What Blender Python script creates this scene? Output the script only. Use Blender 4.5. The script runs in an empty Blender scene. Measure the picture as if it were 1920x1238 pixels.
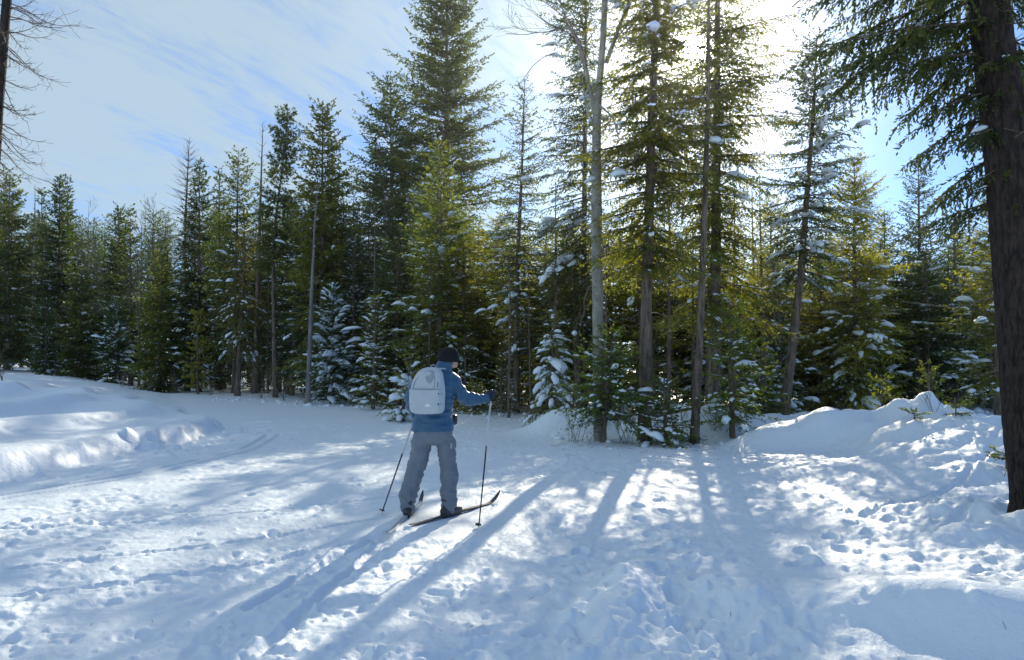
import bpy, math, random
import numpy as np
from mathutils import Vector, Matrix, noise as mnoise

random.seed(7)
RNG = np.random.default_rng(7)
SC = bpy.context.scene
COL = SC.collection
R = math.radians

# ------------------------------------------------------------------ camera, sky, sun, exposure
EYE = 1.6
FPX = 1464.0
PITCH = math.atan(61.0 / FPX)
cam_d = bpy.data.cameras.new("camera")
cam_d.sensor_width = 36.0
cam_d.lens = FPX / 1920.0 * 36.0
cam_d.clip_start = 0.05
cam_d.clip_end = 3000.0
cam = bpy.data.objects.new("camera", cam_d)
COL.objects.link(cam)
cam.location = (0, 0, EYE)
cam.rotation_euler = (R(90) + PITCH, 0, 0)
SC.camera = cam

def ray(px, py):
    f = Vector((0, math.cos(PITCH), math.sin(PITCH)))
    u = Vector((0, -math.sin(PITCH), math.cos(PITCH)))
    return f + Vector((1, 0, 0)) * ((px - 960) / FPX) + u * ((619 - py) / FPX)

def P(px, py, Y):
    d = ray(px, py)
    return Vector((0, 0, EYE)) + d * (Y / d.y)

SUN_DIR = ray(1302, 92).normalized()
SUN_EL = math.asin(SUN_DIR.z)
SUN_AZ = math.atan2(SUN_DIR.x, SUN_DIR.y)      # clockwise from +Y
SKY_STRENGTH = 0.098
SUN_STRENGTH = 5.0

world = bpy.data.worlds.new("World")
SC.world = world
world.use_nodes = True
wn = world.node_tree
for n in list(wn.nodes):
    wn.nodes.remove(n)

class NT:
    """small helper to write node graphs"""
    def __init__(self, tree):
        self.t = tree
    def n(self, typ, **kw):
        nd = self.t.nodes.new(typ)
        for k, v in kw.items():
            if k.startswith('i_'):
                key = k[2:]
                nd.inputs[int(key) if key.isdigit() else key].default_value = v
            else:
                setattr(nd, k, v)
        return nd
    def l(self, a, b):
        self.t.links.new(a, b)
    def put(self, sock, v):
        if hasattr(v, 'is_output'):
            self.l(v, sock)
        else:
            sock.default_value = v
    def math(self, op, a, b=0.0, c=None, clamp=False):
        nd = self.n('ShaderNodeMath', operation=op, use_clamp=clamp)
        self.put(nd.inputs[0], a); self.put(nd.inputs[1], b)
        if c is not None:
            self.put(nd.inputs[2], c)
        return nd.outputs[0]
    def ramp(self, f, stops, interp='EASE'):
        nd = self.n('ShaderNodeValToRGB')
        cr = nd.color_ramp
        cr.interpolation = interp
        while len(cr.elements) < len(stops):
            cr.elements.new(0.5)
        for e, (p, c) in zip(cr.elements, stops):
            e.position = p
            e.color = c if len(c) == 4 else (*c, 1)
        self.l(f, nd.inputs[0])
        return nd.outputs[0]
    def mix(self, f, a, b, mode='MIX'):
        nd = self.n('ShaderNodeMix', data_type='RGBA', blend_type=mode)
        self.put(nd.inputs[0], f)
        for s, v in ((nd.inputs[6], a), (nd.inputs[7], b)):
            if hasattr(v, 'is_output'):
                self.l(v, s)
            else:
                s.default_value = (*v, 1) if len(v) == 3 else v
        return nd.outputs[2]
    def noise(self, vec, scale, detail=3, rough=0.5, dist=0.0):
        nd = self.n('ShaderNodeTexNoise')
        nd.inputs['Scale'].default_value = scale
        nd.inputs['Detail'].default_value = detail
        nd.inputs['Roughness'].default_value = rough
        nd.inputs['Distortion'].default_value = dist
        if vec is not None:
            self.l(vec, nd.inputs['Vector'])
        return nd.outputs[0]

w = NT(wn)
sky = w.n('ShaderNodeTexSky', sky_type='NISHITA', sun_disc=False,
          sun_elevation=SUN_EL, sun_rotation=SUN_AZ, altitude=900.0,
          air_density=1.0, dust_density=0.15, ozone_density=2.0)
tc = w.n('ShaderNodeTexCoord')
sep = w.n('ShaderNodeSeparateXYZ'); w.l(tc.outputs['Generated'], sep.inputs[0])
zc = w.math('MAXIMUM', sep.outputs[2], 0.03)
zc = w.math('ADD', zc, 0.12)
cx = w.math('DIVIDE', sep.outputs[0], zc)
cy = w.math('DIVIDE', sep.outputs[1], zc)
cmb = w.n('ShaderNodeCombineXYZ'); w.l(cx, cmb.inputs[0]); w.l(cy, cmb.inputs[1])
mp0 = w.n('ShaderNodeMapping'); w.l(cmb.outputs[0], mp0.inputs[0])
mp0.inputs['Rotation'].default_value = (0, 0, R(-66))
mp = w.n('ShaderNodeMapping'); w.l(mp0.outputs[0], mp.inputs[0])
mp.inputs['Scale'].default_value = (0.55, 2.6, 1)
streak = w.noise(mp.outputs[0], 2.6, 9, 0.66, 0.5)
mp2 = w.n('ShaderNodeMapping'); w.l(cmb.outputs[0], mp2.inputs[0])
mp2.inputs['Location'].default_value = (3.1, 1.7, 0)
mp2.inputs['Scale'].default_value = (0.8, 1.2, 1)
patch = w.noise(mp2.outputs[0], 0.75, 4, 0.5, 0.2)
mp3 = w.n('ShaderNodeMapping'); w.l(mp0.outputs[0], mp3.inputs[0])
mp3.inputs['Scale'].default_value = (1.1, 3.4, 1)
fine = w.noise(mp3.outputs[0], 5.5, 6, 0.7, 1.2)
cl = w.math('ADD', w.math('ADD', w.math('MULTIPLY', streak, 0.72), w.math('MULTIPLY', fine, 0.34)), w.math('MULTIPLY', patch, 0.68))
# a clear opening to the right, as the thin cloud sheet ends there
edge = w.math('MULTIPLY_ADD', w.math('DIVIDE', sep.outputs[0], w.math('MAXIMUM', sep.outputs[1], 0.2)), -1.5, 0.46)
edge = w.math('MINIMUM', w.math('MAXIMUM', edge, -0.24), 0.03)
cl = w.math('ADD', cl, edge)
cloud = w.ramp(cl, [(0.60, (0.08, 0.08, 0.08)), (1.0, (1, 1, 1))])
hz = w.math('MULTIPLY_ADD', sep.outputs[2], 8.0, -0.3, clamp=True)
cloud = w.mix(hz, (0.45, 0.45, 0.45), cloud)
# sun glow scattered by the thin cirrus
vd = w.n('ShaderNodeVectorMath', operation='DOT_PRODUCT')
vn = w.n('ShaderNodeVectorMath', operation='NORMALIZE'); w.l(tc.outputs['Generated'], vn.inputs[0])
w.l(vn.outputs[0], vd.inputs[0]); vd.inputs[1].default_value = SUN_DIR
ca = w.math('MAXIMUM', vd.outputs['Value'], 0.0)
g1 = w.math('MULTIPLY', w.math('POWER', ca, 30.0), 2.6)
g2 = w.math('MULTIPLY', w.math('POWER', ca, 160.0), 6.0)
g3 = w.math('MULTIPLY', w.math('POWER', ca, 2600.0), 60.0)
g4 = w.math('MULTIPLY', w.math('GREATER_THAN', ca, math.cos(R(0.75))), 900.0)
glow = w.math('ADD', w.math('ADD', g1, g2), w.math('ADD', g3, g4))
cloudcol = w.n('ShaderNodeCombineColor')
gsum = w.math('ADD', g1, 5.3)
w.l(w.math('MULTIPLY', gsum, 0.79), cloudcol.inputs[0])
w.l(w.math('MULTIPLY', gsum, 1.0), cloudcol.inputs[1])
w.l(w.math('MULTIPLY', gsum, 1.14), cloudcol.inputs[2])
skyc = w.mix(1.0, sky.outputs[0], (0.58, 0.90, 1.36), 'MULTIPLY')
base = w.mix(w.math('MULTIPLY', cloud, 0.9), skyc, cloudcol.outputs[0])
gl = w.n('ShaderNodeCombineColor')
w.l(w.math('MULTIPLY', glow, 1.0), gl.inputs[0])
w.l(w.math('MULTIPLY', glow, 0.97), gl.inputs[1])
w.l(w.math('MULTIPLY', glow, 0.88), gl.inputs[2])
tot = w.mix(1.0, base, gl.outputs[0], 'ADD')
bg = w.n('ShaderNodeBackground'); bg.inputs['Strength'].default_value = SKY_STRENGTH
w.l(tot, bg.inputs[0])
wo = w.n('ShaderNodeOutputWorld'); w.l(bg.outputs[0], wo.inputs[0])
try:
    world.cycles.sampling_method = 'MANUAL'
    world.cycles.sample_map_resolution = 2048
except Exception:
    pass

sun_d = bpy.data.lights.new("sun", 'SUN')
sun_d.energy = SUN_STRENGTH
sun_d.angle = R(0.53)
sun_d.color = (1.0, 0.90, 0.70)
sun_o = bpy.data.objects.new("sun", sun_d)
COL.objects.link(sun_o)
sun_o.rotation_euler = (-SUN_DIR).to_track_quat('-Z', 'Y').to_euler()
sun_o.location = (10, 40, 30)

SC.view_settings.view_transform = 'Standard'
SC.view_settings.look = 'None'
SC.view_settings.exposure = 0.35
SC.view_settings.gamma = 1.0
SC.view_settings.use_curve_mapping = False
cy_ = SC.cycles
cy_.max_bounces = 6
cy_.diffuse_bounces = 4
cy_.transmission_bounces = 4
cy_.glossy_bounces = 2
cy_.transparent_max_bounces = 4
cy_.use_denoising = True
cy_.sample_clamp_indirect = 6.0
cy_.caustics_reflective = False
cy_.caustics_refractive = False

# ------------------------------------------------------------------ materials
def new_mat(name):
    m = bpy.data.materials.new(name)
    m.use_nodes = True
    t = m.node_tree
    bs = t.nodes.get('Principled BSDF')
    return m, NT(t), bs

def plain_mat(name, col, rough=0.6, metal=0.0, bump=None, var=0.15, spec=0.5, sheen=0.0):
    m, k, b = new_mat(name)
    tcn = k.n('ShaderNodeTexCoord').outputs['Object']
    nz = k.noise(tcn, 9.0, 5, 0.6)
    c = k.mix(nz, tuple(x * (1 - var) for x in col), tuple(min(1, x * (1 + var)) for x in col))
    k.l(c, b.inputs['Base Color'])
    b.inputs['Roughness'].default_value = rough
    b.inputs['Metallic'].default_value = metal
    b.inputs['Specular IOR Level'].default_value = spec
    if sheen:
        b.inputs['Sheen Weight'].default_value = sheen
    if bump:
        sc, st, dist = bump
        bn = k.n('ShaderNodeBump'); bn.inputs['Strength'].default_value = st
        bn.inputs['Distance'].default_value = dist
        k.l(k.noise(tcn, sc, 5, 0.6), bn.inputs['Height'])
        k.l(bn.outputs[0], b.inputs['Normal'])
    return m

def make_snow(name, fine=True):
    m, k, b = new_mat(name)
    geo = k.n('ShaderNodeNewGeometry').outputs['Position']
    nz = k.noise(geo, 1.3, 5, 0.6)
    c = k.mix(nz, (0.79, 0.87, 0.95), (0.86, 0.92, 0.97))
    if fine:
        # sparse needle litter and dust on the snow
        lit = k.noise(geo, 26.0, 3, 0.7)
        lm = k.ramp(lit, [(0.70, (0, 0, 0)), (0.80, (1, 1, 1))])
        big = k.ramp(k.noise(geo, 0.6, 3, 0.5), [(0.45, (0, 0, 0)), (0.65, (1, 1, 1))])
        f = k.math('MULTIPLY', k.math('MULTIPLY', lm, big), 0.30)
        c = k.mix(f, c, (0.35, 0.30, 0.24))
    k.l(c, b.inputs['Base Color'])
    b.inputs['Roughness'].default_value = 0.55
    b.inputs['Specular IOR Level'].default_value = 0.35
    if fine:
        h1 = k.noise(geo, 14.0, 6, 0.65)
        h2 = k.noise(geo, 75.0, 4, 0.7)
        h3 = k.noise(geo, 32.0, 3, 0.6)
        hh = k.math('ADD', k.math('ADD', k.math('MULTIPLY', h1, 1.0), k.math('MULTIPLY', h2, 0.35)), k.math('MULTIPLY', h3, 0.4))
        bn = k.n('ShaderNodeBump'); bn.inputs['Strength'].default_value = 0.45
        bn.inputs['Distance'].default_value = 0.03
        k.l(hh, bn.inputs['Height']); k.l(bn.outputs[0], b.inputs['Normal'])
    return m

def make_foliage(name, c0, c1, trans=0.45):
    m, k, b = new_mat(name)
    t = m.node_tree
    t.nodes.remove(b)
    oi = k.n('ShaderNodeObjectInfo')
    geo = k.n('ShaderNodeNewGeometry').outputs['Position']
    nz = k.ramp(k.noise(geo, 1.6, 4, 0.7), [(0.35, (0, 0, 0)), (0.65, (1, 1, 1))])
    c = k.mix(nz, c0, c1)
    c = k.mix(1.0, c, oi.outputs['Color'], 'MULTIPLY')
    old = k.ramp(k.noise(geo, 2.7, 3, 0.6), [(0.62, (0, 0, 0)), (0.74, (1, 1, 1))])
    c = k.mix(k.math('MULTIPLY', old, 0.25), c, (0.10, 0.07, 0.035))
    d = k.n('ShaderNodeBsdfDiffuse'); k.l(c, d.inputs[0])
    tr = k.n('ShaderNodeBsdfTranslucent')
    ct = k.mix(1.0, c, (2.9, 2.5, 0.85), 'MULTIPLY')
    k.l(ct, tr.inputs[0])
    ms = k.n('ShaderNodeMixShader'); ms.inputs[0].default_value = trans
    k.l(d.outputs[0], ms.inputs[1]); k.l(tr.outputs[0], ms.inputs[2])
    gl = k.n('ShaderNodeBsdfGlossy'); gl.inputs['Roughness'].default_value = 0.45
    gl.inputs['Color'].default_value = (0.8, 0.85, 0.8, 1)
    m2 = k.n('ShaderNodeMixShader'); m2.inputs[0].default_value = 0.05
    k.l(ms.outputs[0], m2.inputs[1]); k.l(gl.outputs[0], m2.inputs[2])
    k.l(m2.outputs[0], t.nodes['Material Output'].inputs[0])
    return m

def make_bark(name, c0, c1, scale=14.0, stretch=0.16, bump=0.02, strength=0.8, horiz=False):
    m, k, b = new_mat(name)
    tcn = k.n('ShaderNodeTexCoord').outputs['Object']
    mpn = k.n('ShaderNodeMapping'); k.l(tcn, mpn.inputs[0])
    mpn.inputs['Scale'].default_value = (1, 1, stretch)
    nz = k.noise(mpn.outputs[0], scale, 6, 0.65, 0.5)
    f = k.ramp(nz, [(0.32, (0, 0, 0)), (0.66, (1, 1, 1))])
    c = k.mix(f, c0, c1)
    if horiz:
        mq = k.n('ShaderNodeMapping'); k.l(tcn, mq.inputs[0])
        mq.inputs['Scale'].default_value = (1, 1, 6)
        q = k.ramp(k.noise(mq.outputs[0], 4.0, 4, 0.6), [(0.58, (0, 0, 0)), (0.68, (1, 1, 1))])
        c = k.mix(k.math('MULTIPLY', q, 0.55), c, (0.10, 0.085, 0.07))
    k.l(c, b.inputs['Base Color'])
    b.inputs['Roughness'].default_value = 0.85
    b.inputs['Specular IOR Level'].default_value = 0.2
    bn = k.n('ShaderNodeBump'); bn.inputs['Strength'].default_value = strength
    bn.inputs['Distance'].default_value = bump
    k.l(nz, bn.inputs['Height']); k.l(bn.outputs[0], b.inputs['Normal'])
    return m

M_SNOW = make_snow('snow_ground')
M_PAD = make_snow('snow_on_branches', False)
M_FOL = make_foliage('needles', (0.048, 0.072, 0.026), (0.095, 0.118, 0.034), 0.55)
M_BARK = make_bark('conifer_bark', (0.07, 0.055, 0.042), (0.24, 0.185, 0.14))
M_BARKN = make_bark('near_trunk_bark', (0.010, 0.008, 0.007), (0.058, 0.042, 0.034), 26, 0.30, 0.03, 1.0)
M_ASPEN = make_bark('aspen_bark', (0.20, 0.185, 0.15), (0.36, 0.34, 0.28), 6, 0.5, 0.004, 0.3, True)
M_GREY = make_bark('grey_dead_wood', (0.14, 0.13, 0.12), (0.30, 0.28, 0.26), 10, 0.12)
M_TWIG = make_bark('bare_twigs', (0.09, 0.07, 0.055), (0.27, 0.21, 0.16), 8, 1.0)

# ------------------------------------------------------------------ object helpers
def mesh_from(name, verts, faces_list, smooth=True):
    """faces_list: list of (n,k) int arrays"""
    me = bpy.data.meshes.new(name)
    verts = np.asarray(verts, dtype=np.float32).reshape(-1, 3)
    faces_list = [np.asarray(f, dtype=np.int32) for f in faces_list if len(f)]
    nl = sum(f.size for f in faces_list); nf = sum(len(f) for f in faces_list)
    me.vertices.add(len(verts)); me.vertices.foreach_set('co', verts.ravel())
    me.loops.add(nl); me.polygons.add(nf)
    li = np.concatenate([f.ravel() for f in faces_list]) if nf else np.zeros(0, np.int32)
    tot = np.concatenate([np.full(len(f), f.shape[1], np.int32) for f in faces_list]) if nf else np.zeros(0, np.int32)
    st = np.concatenate([[0], np.cumsum(tot)[:-1]]).astype(np.int32) if nf else tot
    me.loops.foreach_set('vertex_index', li)
    me.polygons.foreach_set('loop_start', st)
    try:
        me.polygons.foreach_set('loop_total', tot)
    except Exception:
        pass
    me.polygons.foreach_set('use_smooth', np.full(nf, smooth, dtype=bool))
    me.update(calc_edges=True)
    me.validate()
    return me

def obj(name, me, mat=None, parent=None, loc=None):
    o = bpy.data.objects.new(name, me)
    COL.objects.link(o)
    if mat is not None and me is not None and len(me.materials) == 0:
        me.materials.append(mat)
    if parent is not None:
        o.parent = parent
    if loc is not None:
        o.location = loc
    return o

def tag(o, label, cat, group=None):
    o['label'] = label; o['category'] = cat
    if group:
        o['group'] = group
    return o

def thing(name, label, cat, loc=(0, 0, 0), rz=0.0, group=None):
    o = bpy.data.objects.new(name, None)
    COL.objects.link(o)
    o.empty_display_size = 0.2
    o.location = loc; o.rotation_euler = (0, 0, rz)
    return tag(o, label, cat, group)

class Geo:
    """accumulates vertices and faces"""
    def __init__(self):
        self.v = []; self.q = []; self.t = []; self.n = 0
    def add(self, v, q=None, t=None):
        v = np.asarray(v, float).reshape(-1, 3)
        if q is not None and len(q): self.q.append(np.asarray(q, np.int64) + self.n)
        if t is not None and len(t): self.t.append(np.asarray(t, np.int64) + self.n)
        self.v.append(v); self.n += len(v)
    def mesh(self, name, smooth=True):
        v = np.concatenate(self.v) if self.v else np.zeros((0, 3))
        fl = []
        if self.q: fl.append(np.concatenate(self.q))
        if self.t: fl.append(np.concatenate(self.t))
        return mesh_from(name, v, fl, smooth)

def frames(pts):
    pts = np.asarray(pts, float)
    tg = np.gradient(pts, axis=0)
    tg /= np.linalg.norm(tg, axis=1)[:, None] + 1e-9
    ref = np.array([0, 0, 1.0]) if abs(tg[:, 2]).mean() < 0.8 else np.array([1.0, 0, 0])
    a = np.cross(tg, ref); a /= np.linalg.norm(a, axis=1)[:, None] + 1e-9
    b = np.cross(tg, a)
    return tg, a, b

def tube(g, pts, rad, n=8, rough=0.0, rng=RNG, caps=True):
    pts = np.asarray(pts, float); rad = np.broadcast_to(np.asarray(rad, float), (len(pts),))
    tg, a, b = frames(pts)
    th = np.arange(n) / n * 2 * np.pi
    rr = rad[:, None] * (1 + (rng.normal(0, rough, (len(pts), n)) if rough else 0))
    v = pts[:, None, :] + rr[..., None] * (np.cos(th)[None, :, None] * a[:, None, :] + np.sin(th)[None, :, None] * b[:, None, :])
    m = len(pts)
    i = np.arange(m - 1)[:, None] * n; j = np.arange(n)[None, :]; j2 = (j + 1) % n
    q = np.stack([i + j, i + j2, i + n + j2, i + n + j], -1).reshape(-1, 4)
    vv = v.reshape(-1, 3); t = []
    if caps:
        vv = np.concatenate([vv, pts[:1], pts[-1:]])
        c0 = m * n; c1 = c0 + 1
        jj = np.arange(n); jk = (jj + 1) % n
        t = np.concatenate([np.stack([jk, jj, np.full(n, c0)], -1),
                            np.stack([(m - 1) * n + jj, (m - 1) * n + jk, np.full(n, c1)], -1)])
    g.add(vv, q, t)

def segs(g, p0, p1, r0, r1, n=3):
    """independent thin cones, vectorised"""
    p0 = np.asarray(p0, float); p1 = np.asarray(p1, float)
    if len(p0) == 0: return
    r0 = np.broadcast_to(np.asarray(r0, float), (len(p0),)); r1 = np.broadcast_to(np.asarray(r1, float), (len(p0),))
    d = p1 - p0; d /= np.linalg.norm(d, axis=1)[:, None] + 1e-9
    ref = np.where(np.abs(d[:, 2:3]) > 0.8, np.array([[1.0, 0, 0]]), np.array([[0, 0, 1.0]]))
    a = np.cross(d, ref); a /= np.linalg.norm(a, axis=1)[:, None] + 1e-9
    b = np.cross(d, a)
    th = np.arange(n) / n * 2 * np.pi
    c = np.cos(th)[None, :, None] * a[:, None, :] + np.sin(th)[None, :, None] * b[:, None, :]
    v = np.concatenate([p0[:, None, :] + c * r0[:, None, None], p1[:, None, :] + c * r1[:, None, None]], 1)
    k = np.arange(len(p0))[:, None] * 2 * n; j = np.arange(n)[None, :]; j2 = (j + 1) % n
    q = np.stack([k + j, k + j2, k + n + j2, k + n + j], -1).reshape(-1, 4)
    g.add(v.reshape(-1, 3), q)

import bmesh
def ico(sub):
    bm = bmesh.new(); bmesh.ops.create_icosphere(bm, subdivisions=sub, radius=1.0)
    v = np.array([x.co[:] for x in bm.verts]); f = np.array([[x.index for x in y.verts] for y in bm.faces])
    bm.free(); return v, f
ICO1 = ico(1); ICO2 = ico(2)

def blobs(g, pos, size, ax, tpl, rng, lump=0.16):
    """snow lumps: pos (n,3), size (n,3) radii, ax (n,3) long axis"""
    n = len(pos)
    if n == 0: return
    v, f = tpl
    ax = ax / (np.linalg.norm(ax, axis=1)[:, None] + 1e-9)
    side = np.cross(np.array([[0, 0, 1.0]]), ax); side /= np.linalg.norm(side, axis=1)[:, None] + 1e-9
    up = np.cross(ax, side)
    k = np.array([[2.1, 1.3, 1.7], [1.2, 2.4, -1.9], [-2.2, 1.1, 2.3], [3.4, -2.6, 3.0]])
    ph = rng.uniform(0, 6.28, (n, 4))
    dis = sum(np.sin(v @ k[i] * (1.0 + 0.5 * i) + ph[:, i:i + 1]) for i in range(4)) * 0.5
    s = 1 + lump * dis
    vz = np.where(v[:, 2] < 0, v[:, 2] * 0.45, v[:, 2])
    loc = np.stack([v[None, :, 0] * s, v[None, :, 1] * s, vz[None, :] * s], -1) * size[:, None, :]
    loc[..., 2] -= 0.22 * (loc[..., 0] ** 2) / (size[:, 0:1])      # the pad hangs over its ends
    w_ = pos[:, None, :] + loc[..., 0:1] * ax[:, None, :] + loc[..., 1:2] * side[:, None, :] + loc[..., 2:3] * up[:, None, :]
    t = f[None] + (np.arange(n) * len(v))[:, None, None]
    g.add(w_.reshape(-1, 3), None, t.reshape(-1, 3))

# ------------------------------------------------------------------ noise and terrain
_perm = np.random.default_rng(3).permutation(256); _perm = np.concatenate([_perm, _perm])
_gr = np.random.default_rng(4).uniform(0, 2 * np.pi, 256)
def pn(x, y):
    xi = np.floor(x).astype(int); yi = np.floor(y).astype(int)
    xf = x - xi; yf = y - yi
    u = xf * xf * xf * (xf * (xf * 6 - 15) + 10); v = yf * yf * yf * (yf * (yf * 6 - 15) + 10)
    def gd(ix, iy, fx, fy):
        a = _gr[_perm[(_perm[ix & 255] + iy) & 255]]
        return np.cos(a) * fx + np.sin(a) * fy
    n00 = gd(xi, yi, xf, yf); n10 = gd(xi + 1, yi, xf - 1, yf)
    n01 = gd(xi, yi + 1, xf, yf - 1); n11 = gd(xi + 1, yi + 1, xf - 1, yf - 1)
    return (n00 * (1 - u) + n10 * u) * (1 - v) + (n01 * (1 - u) + n11 * u) * v
def fbm(x, y, o=4, g=0.5):
    s = 0; a = 1
    for i in range(o):
        s = s + a * pn(x + 17.3 * i, y - 9.1 * i); x = x * 2.03; y = y * 2.03; a *= g
    return s
def ss(a, b, x):
    t = np.clip((x - a) / (b - a), 0, 1); return t * t * (3 - 2 * t)
def bump2(x, y, cx, cy, rx, ry, rot=0.0):
    c, s = math.cos(rot), math.sin(rot)
    u = ((x - cx) * c + (y - cy) * s) / rx; v = (-(x - cx) * s + (y - cy) * c) / ry
    return np.exp(-(u * u + v * v))

def toe_x(y):        # where the ploughed bank on the left begins
    return np.interp(y, [2, 8, 10.6, 13.8, 16, 18.5, 19.5, 22, 26, 40, 60], [-7.6, -7.25, -6.95, -6.75, -6.5, -6.7, -7.6, -9.0, -10.8, -17.5, -27])

def terrain(x, y):
    x = np.asarray(x, float); y = np.asarray(y, float)
    h = 0.06 * fbm(x * 0.22, y * 0.22, 3)
    # left bank
    tx = toe_x(y) + 0.30 * pn(x * 0.2 + 5, y * 0.55) + 0.16 * pn(x * .5, y * 1.3)
    d = tx - x + 0.07 * fbm(x * 1.3, y * 1.3, 4)
    near = ss(30, 18, y)
    step = (0.30 * ss(0.0, 0.42, d) - .05 * ss(.5, 1.1, d) ) * near
    rise = np.interp(d, [0, 0.3, 3.2, 6.2, 9.5, 14, 60], [0, 0.02, 0.42, 0.76, 0.98, 1.05, 1.1])
    folds = 0.22 * pn((x * 0.42 + y * 0.10) * 1.0, (y * 0.42 - x * 0.22) * 0.55) + 0.22 * pn(x * 0.30 - y * 0.42 + 3, y * 0.10 + x * 0.1)
    h = h + step + rise + folds * ss(0.6, 3.0, d) * ss(60, 30, y)
    dd = d + 0.5 * pn(y * .22, 3.1) + .25 * pn(y * .7, x * .3)
    for c_, w_, a_ in ((1.9, .5, .19), (3.5, .6, .25), (5.2, .75, .28), (7.2, 1.0, .26)):
        q = (dd - c_) / w_
        h = h + a_ * np.where(q < 0, np.exp(-(q * 1.9) ** 2), np.exp(-(q * .8) ** 2)) * ss(10, 13, y) * ss(36, 27, y) * (.75 + .6 * pn(y * .35 + c_ * 7, 1.7))
    h = h - 0.22 * np.exp(-((d - 8.5) / 1.2) ** 2) * ss(14, 20, y) * ss(34, 26, y)
    # lateral humps on the left plateau, the far road sunk between
    h = h + 0.25 * bump2(x, y, -27, 38, 5, 4) + 0.35 * bump2(x, y, -38, 52, 6, 3)
    # snow ridge behind the first trees
    rid = 17.6 + 0.5 * np.sin(x * 1.1)
    h = h + 0.42 * np.exp(-((y - rid) / 0.9) ** 2) * ss(0.3, 1.2, x) * ss(9.5, 7.0, x) * (0.8 + 0.55 * pn(x * 1.4, 3.3))
    h = h + 0.42 * bump2(x, y, 4.35, 16.9, 0.8, 0.6) + 0.36 * bump2(x, y, 1.0, 17.6, 0.8, 0.7) + .16 * bump2(x, y, 3.05, 15.6, .22, .2)
    # ploughed mound on the right
    def pil(cx, cy, rx, ry, rot=0.0, p=2.0):
        c_, s_ = math.cos(rot), math.sin(rot)
        u = ((x - cx) * c_ + (y - cy) * s_) / rx; v = (-(x - cx) * s_ + (y - cy) * c_) / ry
        return np.exp(-(u * u + v * v) ** p)
    wx = x + .25 * pn(x * .9, y * .9); wy = y + .3 * pn(x * .8 + 7, y * .8)
    mound = (0.62 * bump2(wx, wy, 7.25, 13.7, 1.15, 1.5, -0.2) + 0.52 * bump2(wx, wy, 9.5, 12.9, 2.2, 1.6)
             + 0.46 * pil(5.15, 14.7, 0.95, 0.75, .1, 1.6) + 0.20 * pil(5.95, 14.2, 0.75, 0.5, .25, 1.6) + 0.26 * bump2(x, y, 6.3, 14.4, 1.1, 0.8, 0.3)
             + 0.20 * pil(7.2, 14.0, .55, .35, .3, 1.5) + .10 * pil(7.35, 13.9, .16, .16)
             + 0.24 * bump2(wx, wy, 6.9, 11.6, 2.4, 1.3, 0.2) + 0.5 * bump2(x, y, 13, 12.5, 2.5, 2.2)
             + 0.13 * pil(6.1, 10.4, .7, .3, .2, 1.4) + .10 * pil(4.6, 8.2, .6, .3, -.1, 1.4) + .12 * pil(5.1, 7.5, .55, .28, .15, 1.4) + .10 * pil(4.2, 7.1, .45, .25, .3, 1.4))
    mound = mound * (1 + 0.22 * fbm(x * 0.9, y * 0.9, 3)) - .10 * np.abs(pn(x * 1.6 + 4, y * 1.6)) * ss(.25, .6, mound) * (1 - .8 * pil(5.2, 14.7, 1.0, .8)) + .03 * fbm(x * 2.6, y * 2.6, 3) * ss(.1, .4, mound)
    h = h + mound
    # melt hollow and rim round the near trunk
    rr_ = np.hypot(x - 5.42, y - 8.0)
    h = h - 0.10 * np.exp(-(rr_ / .42) ** 4) + 0.07 * np.exp(-((rr_ - .62) / .16) ** 2) * (1 + .6 * pn(x * 3, y * 3))
    # smooth drift lower right
    h = h + 0.24 * bump2(x, y, 2.65, 4.75, 1.0, 0.36, -0.45) + 0.13 * bump2(x, y, 3.6, 5.0, 1.2, 0.5, -0.2)
    # churned ridge in the foreground
    h = h + 0.15 * bump2(x, y, 0.75, 5.25, 0.22, 0.85, -0.25) + 0.11 * bump2(x, y, 1.45, 5.2, 0.22, 0.6, 0.2)
    h = h - 0.05 * bump2(x, y, 1.12, 5.0, 0.25, 0.9, 0.0)
    # far ground rolls a little
    far = ss(30, 80, y)
    h = h + far * 0.5 * fbm(x * 0.02, y * 0.02, 2)
    return h

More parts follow.
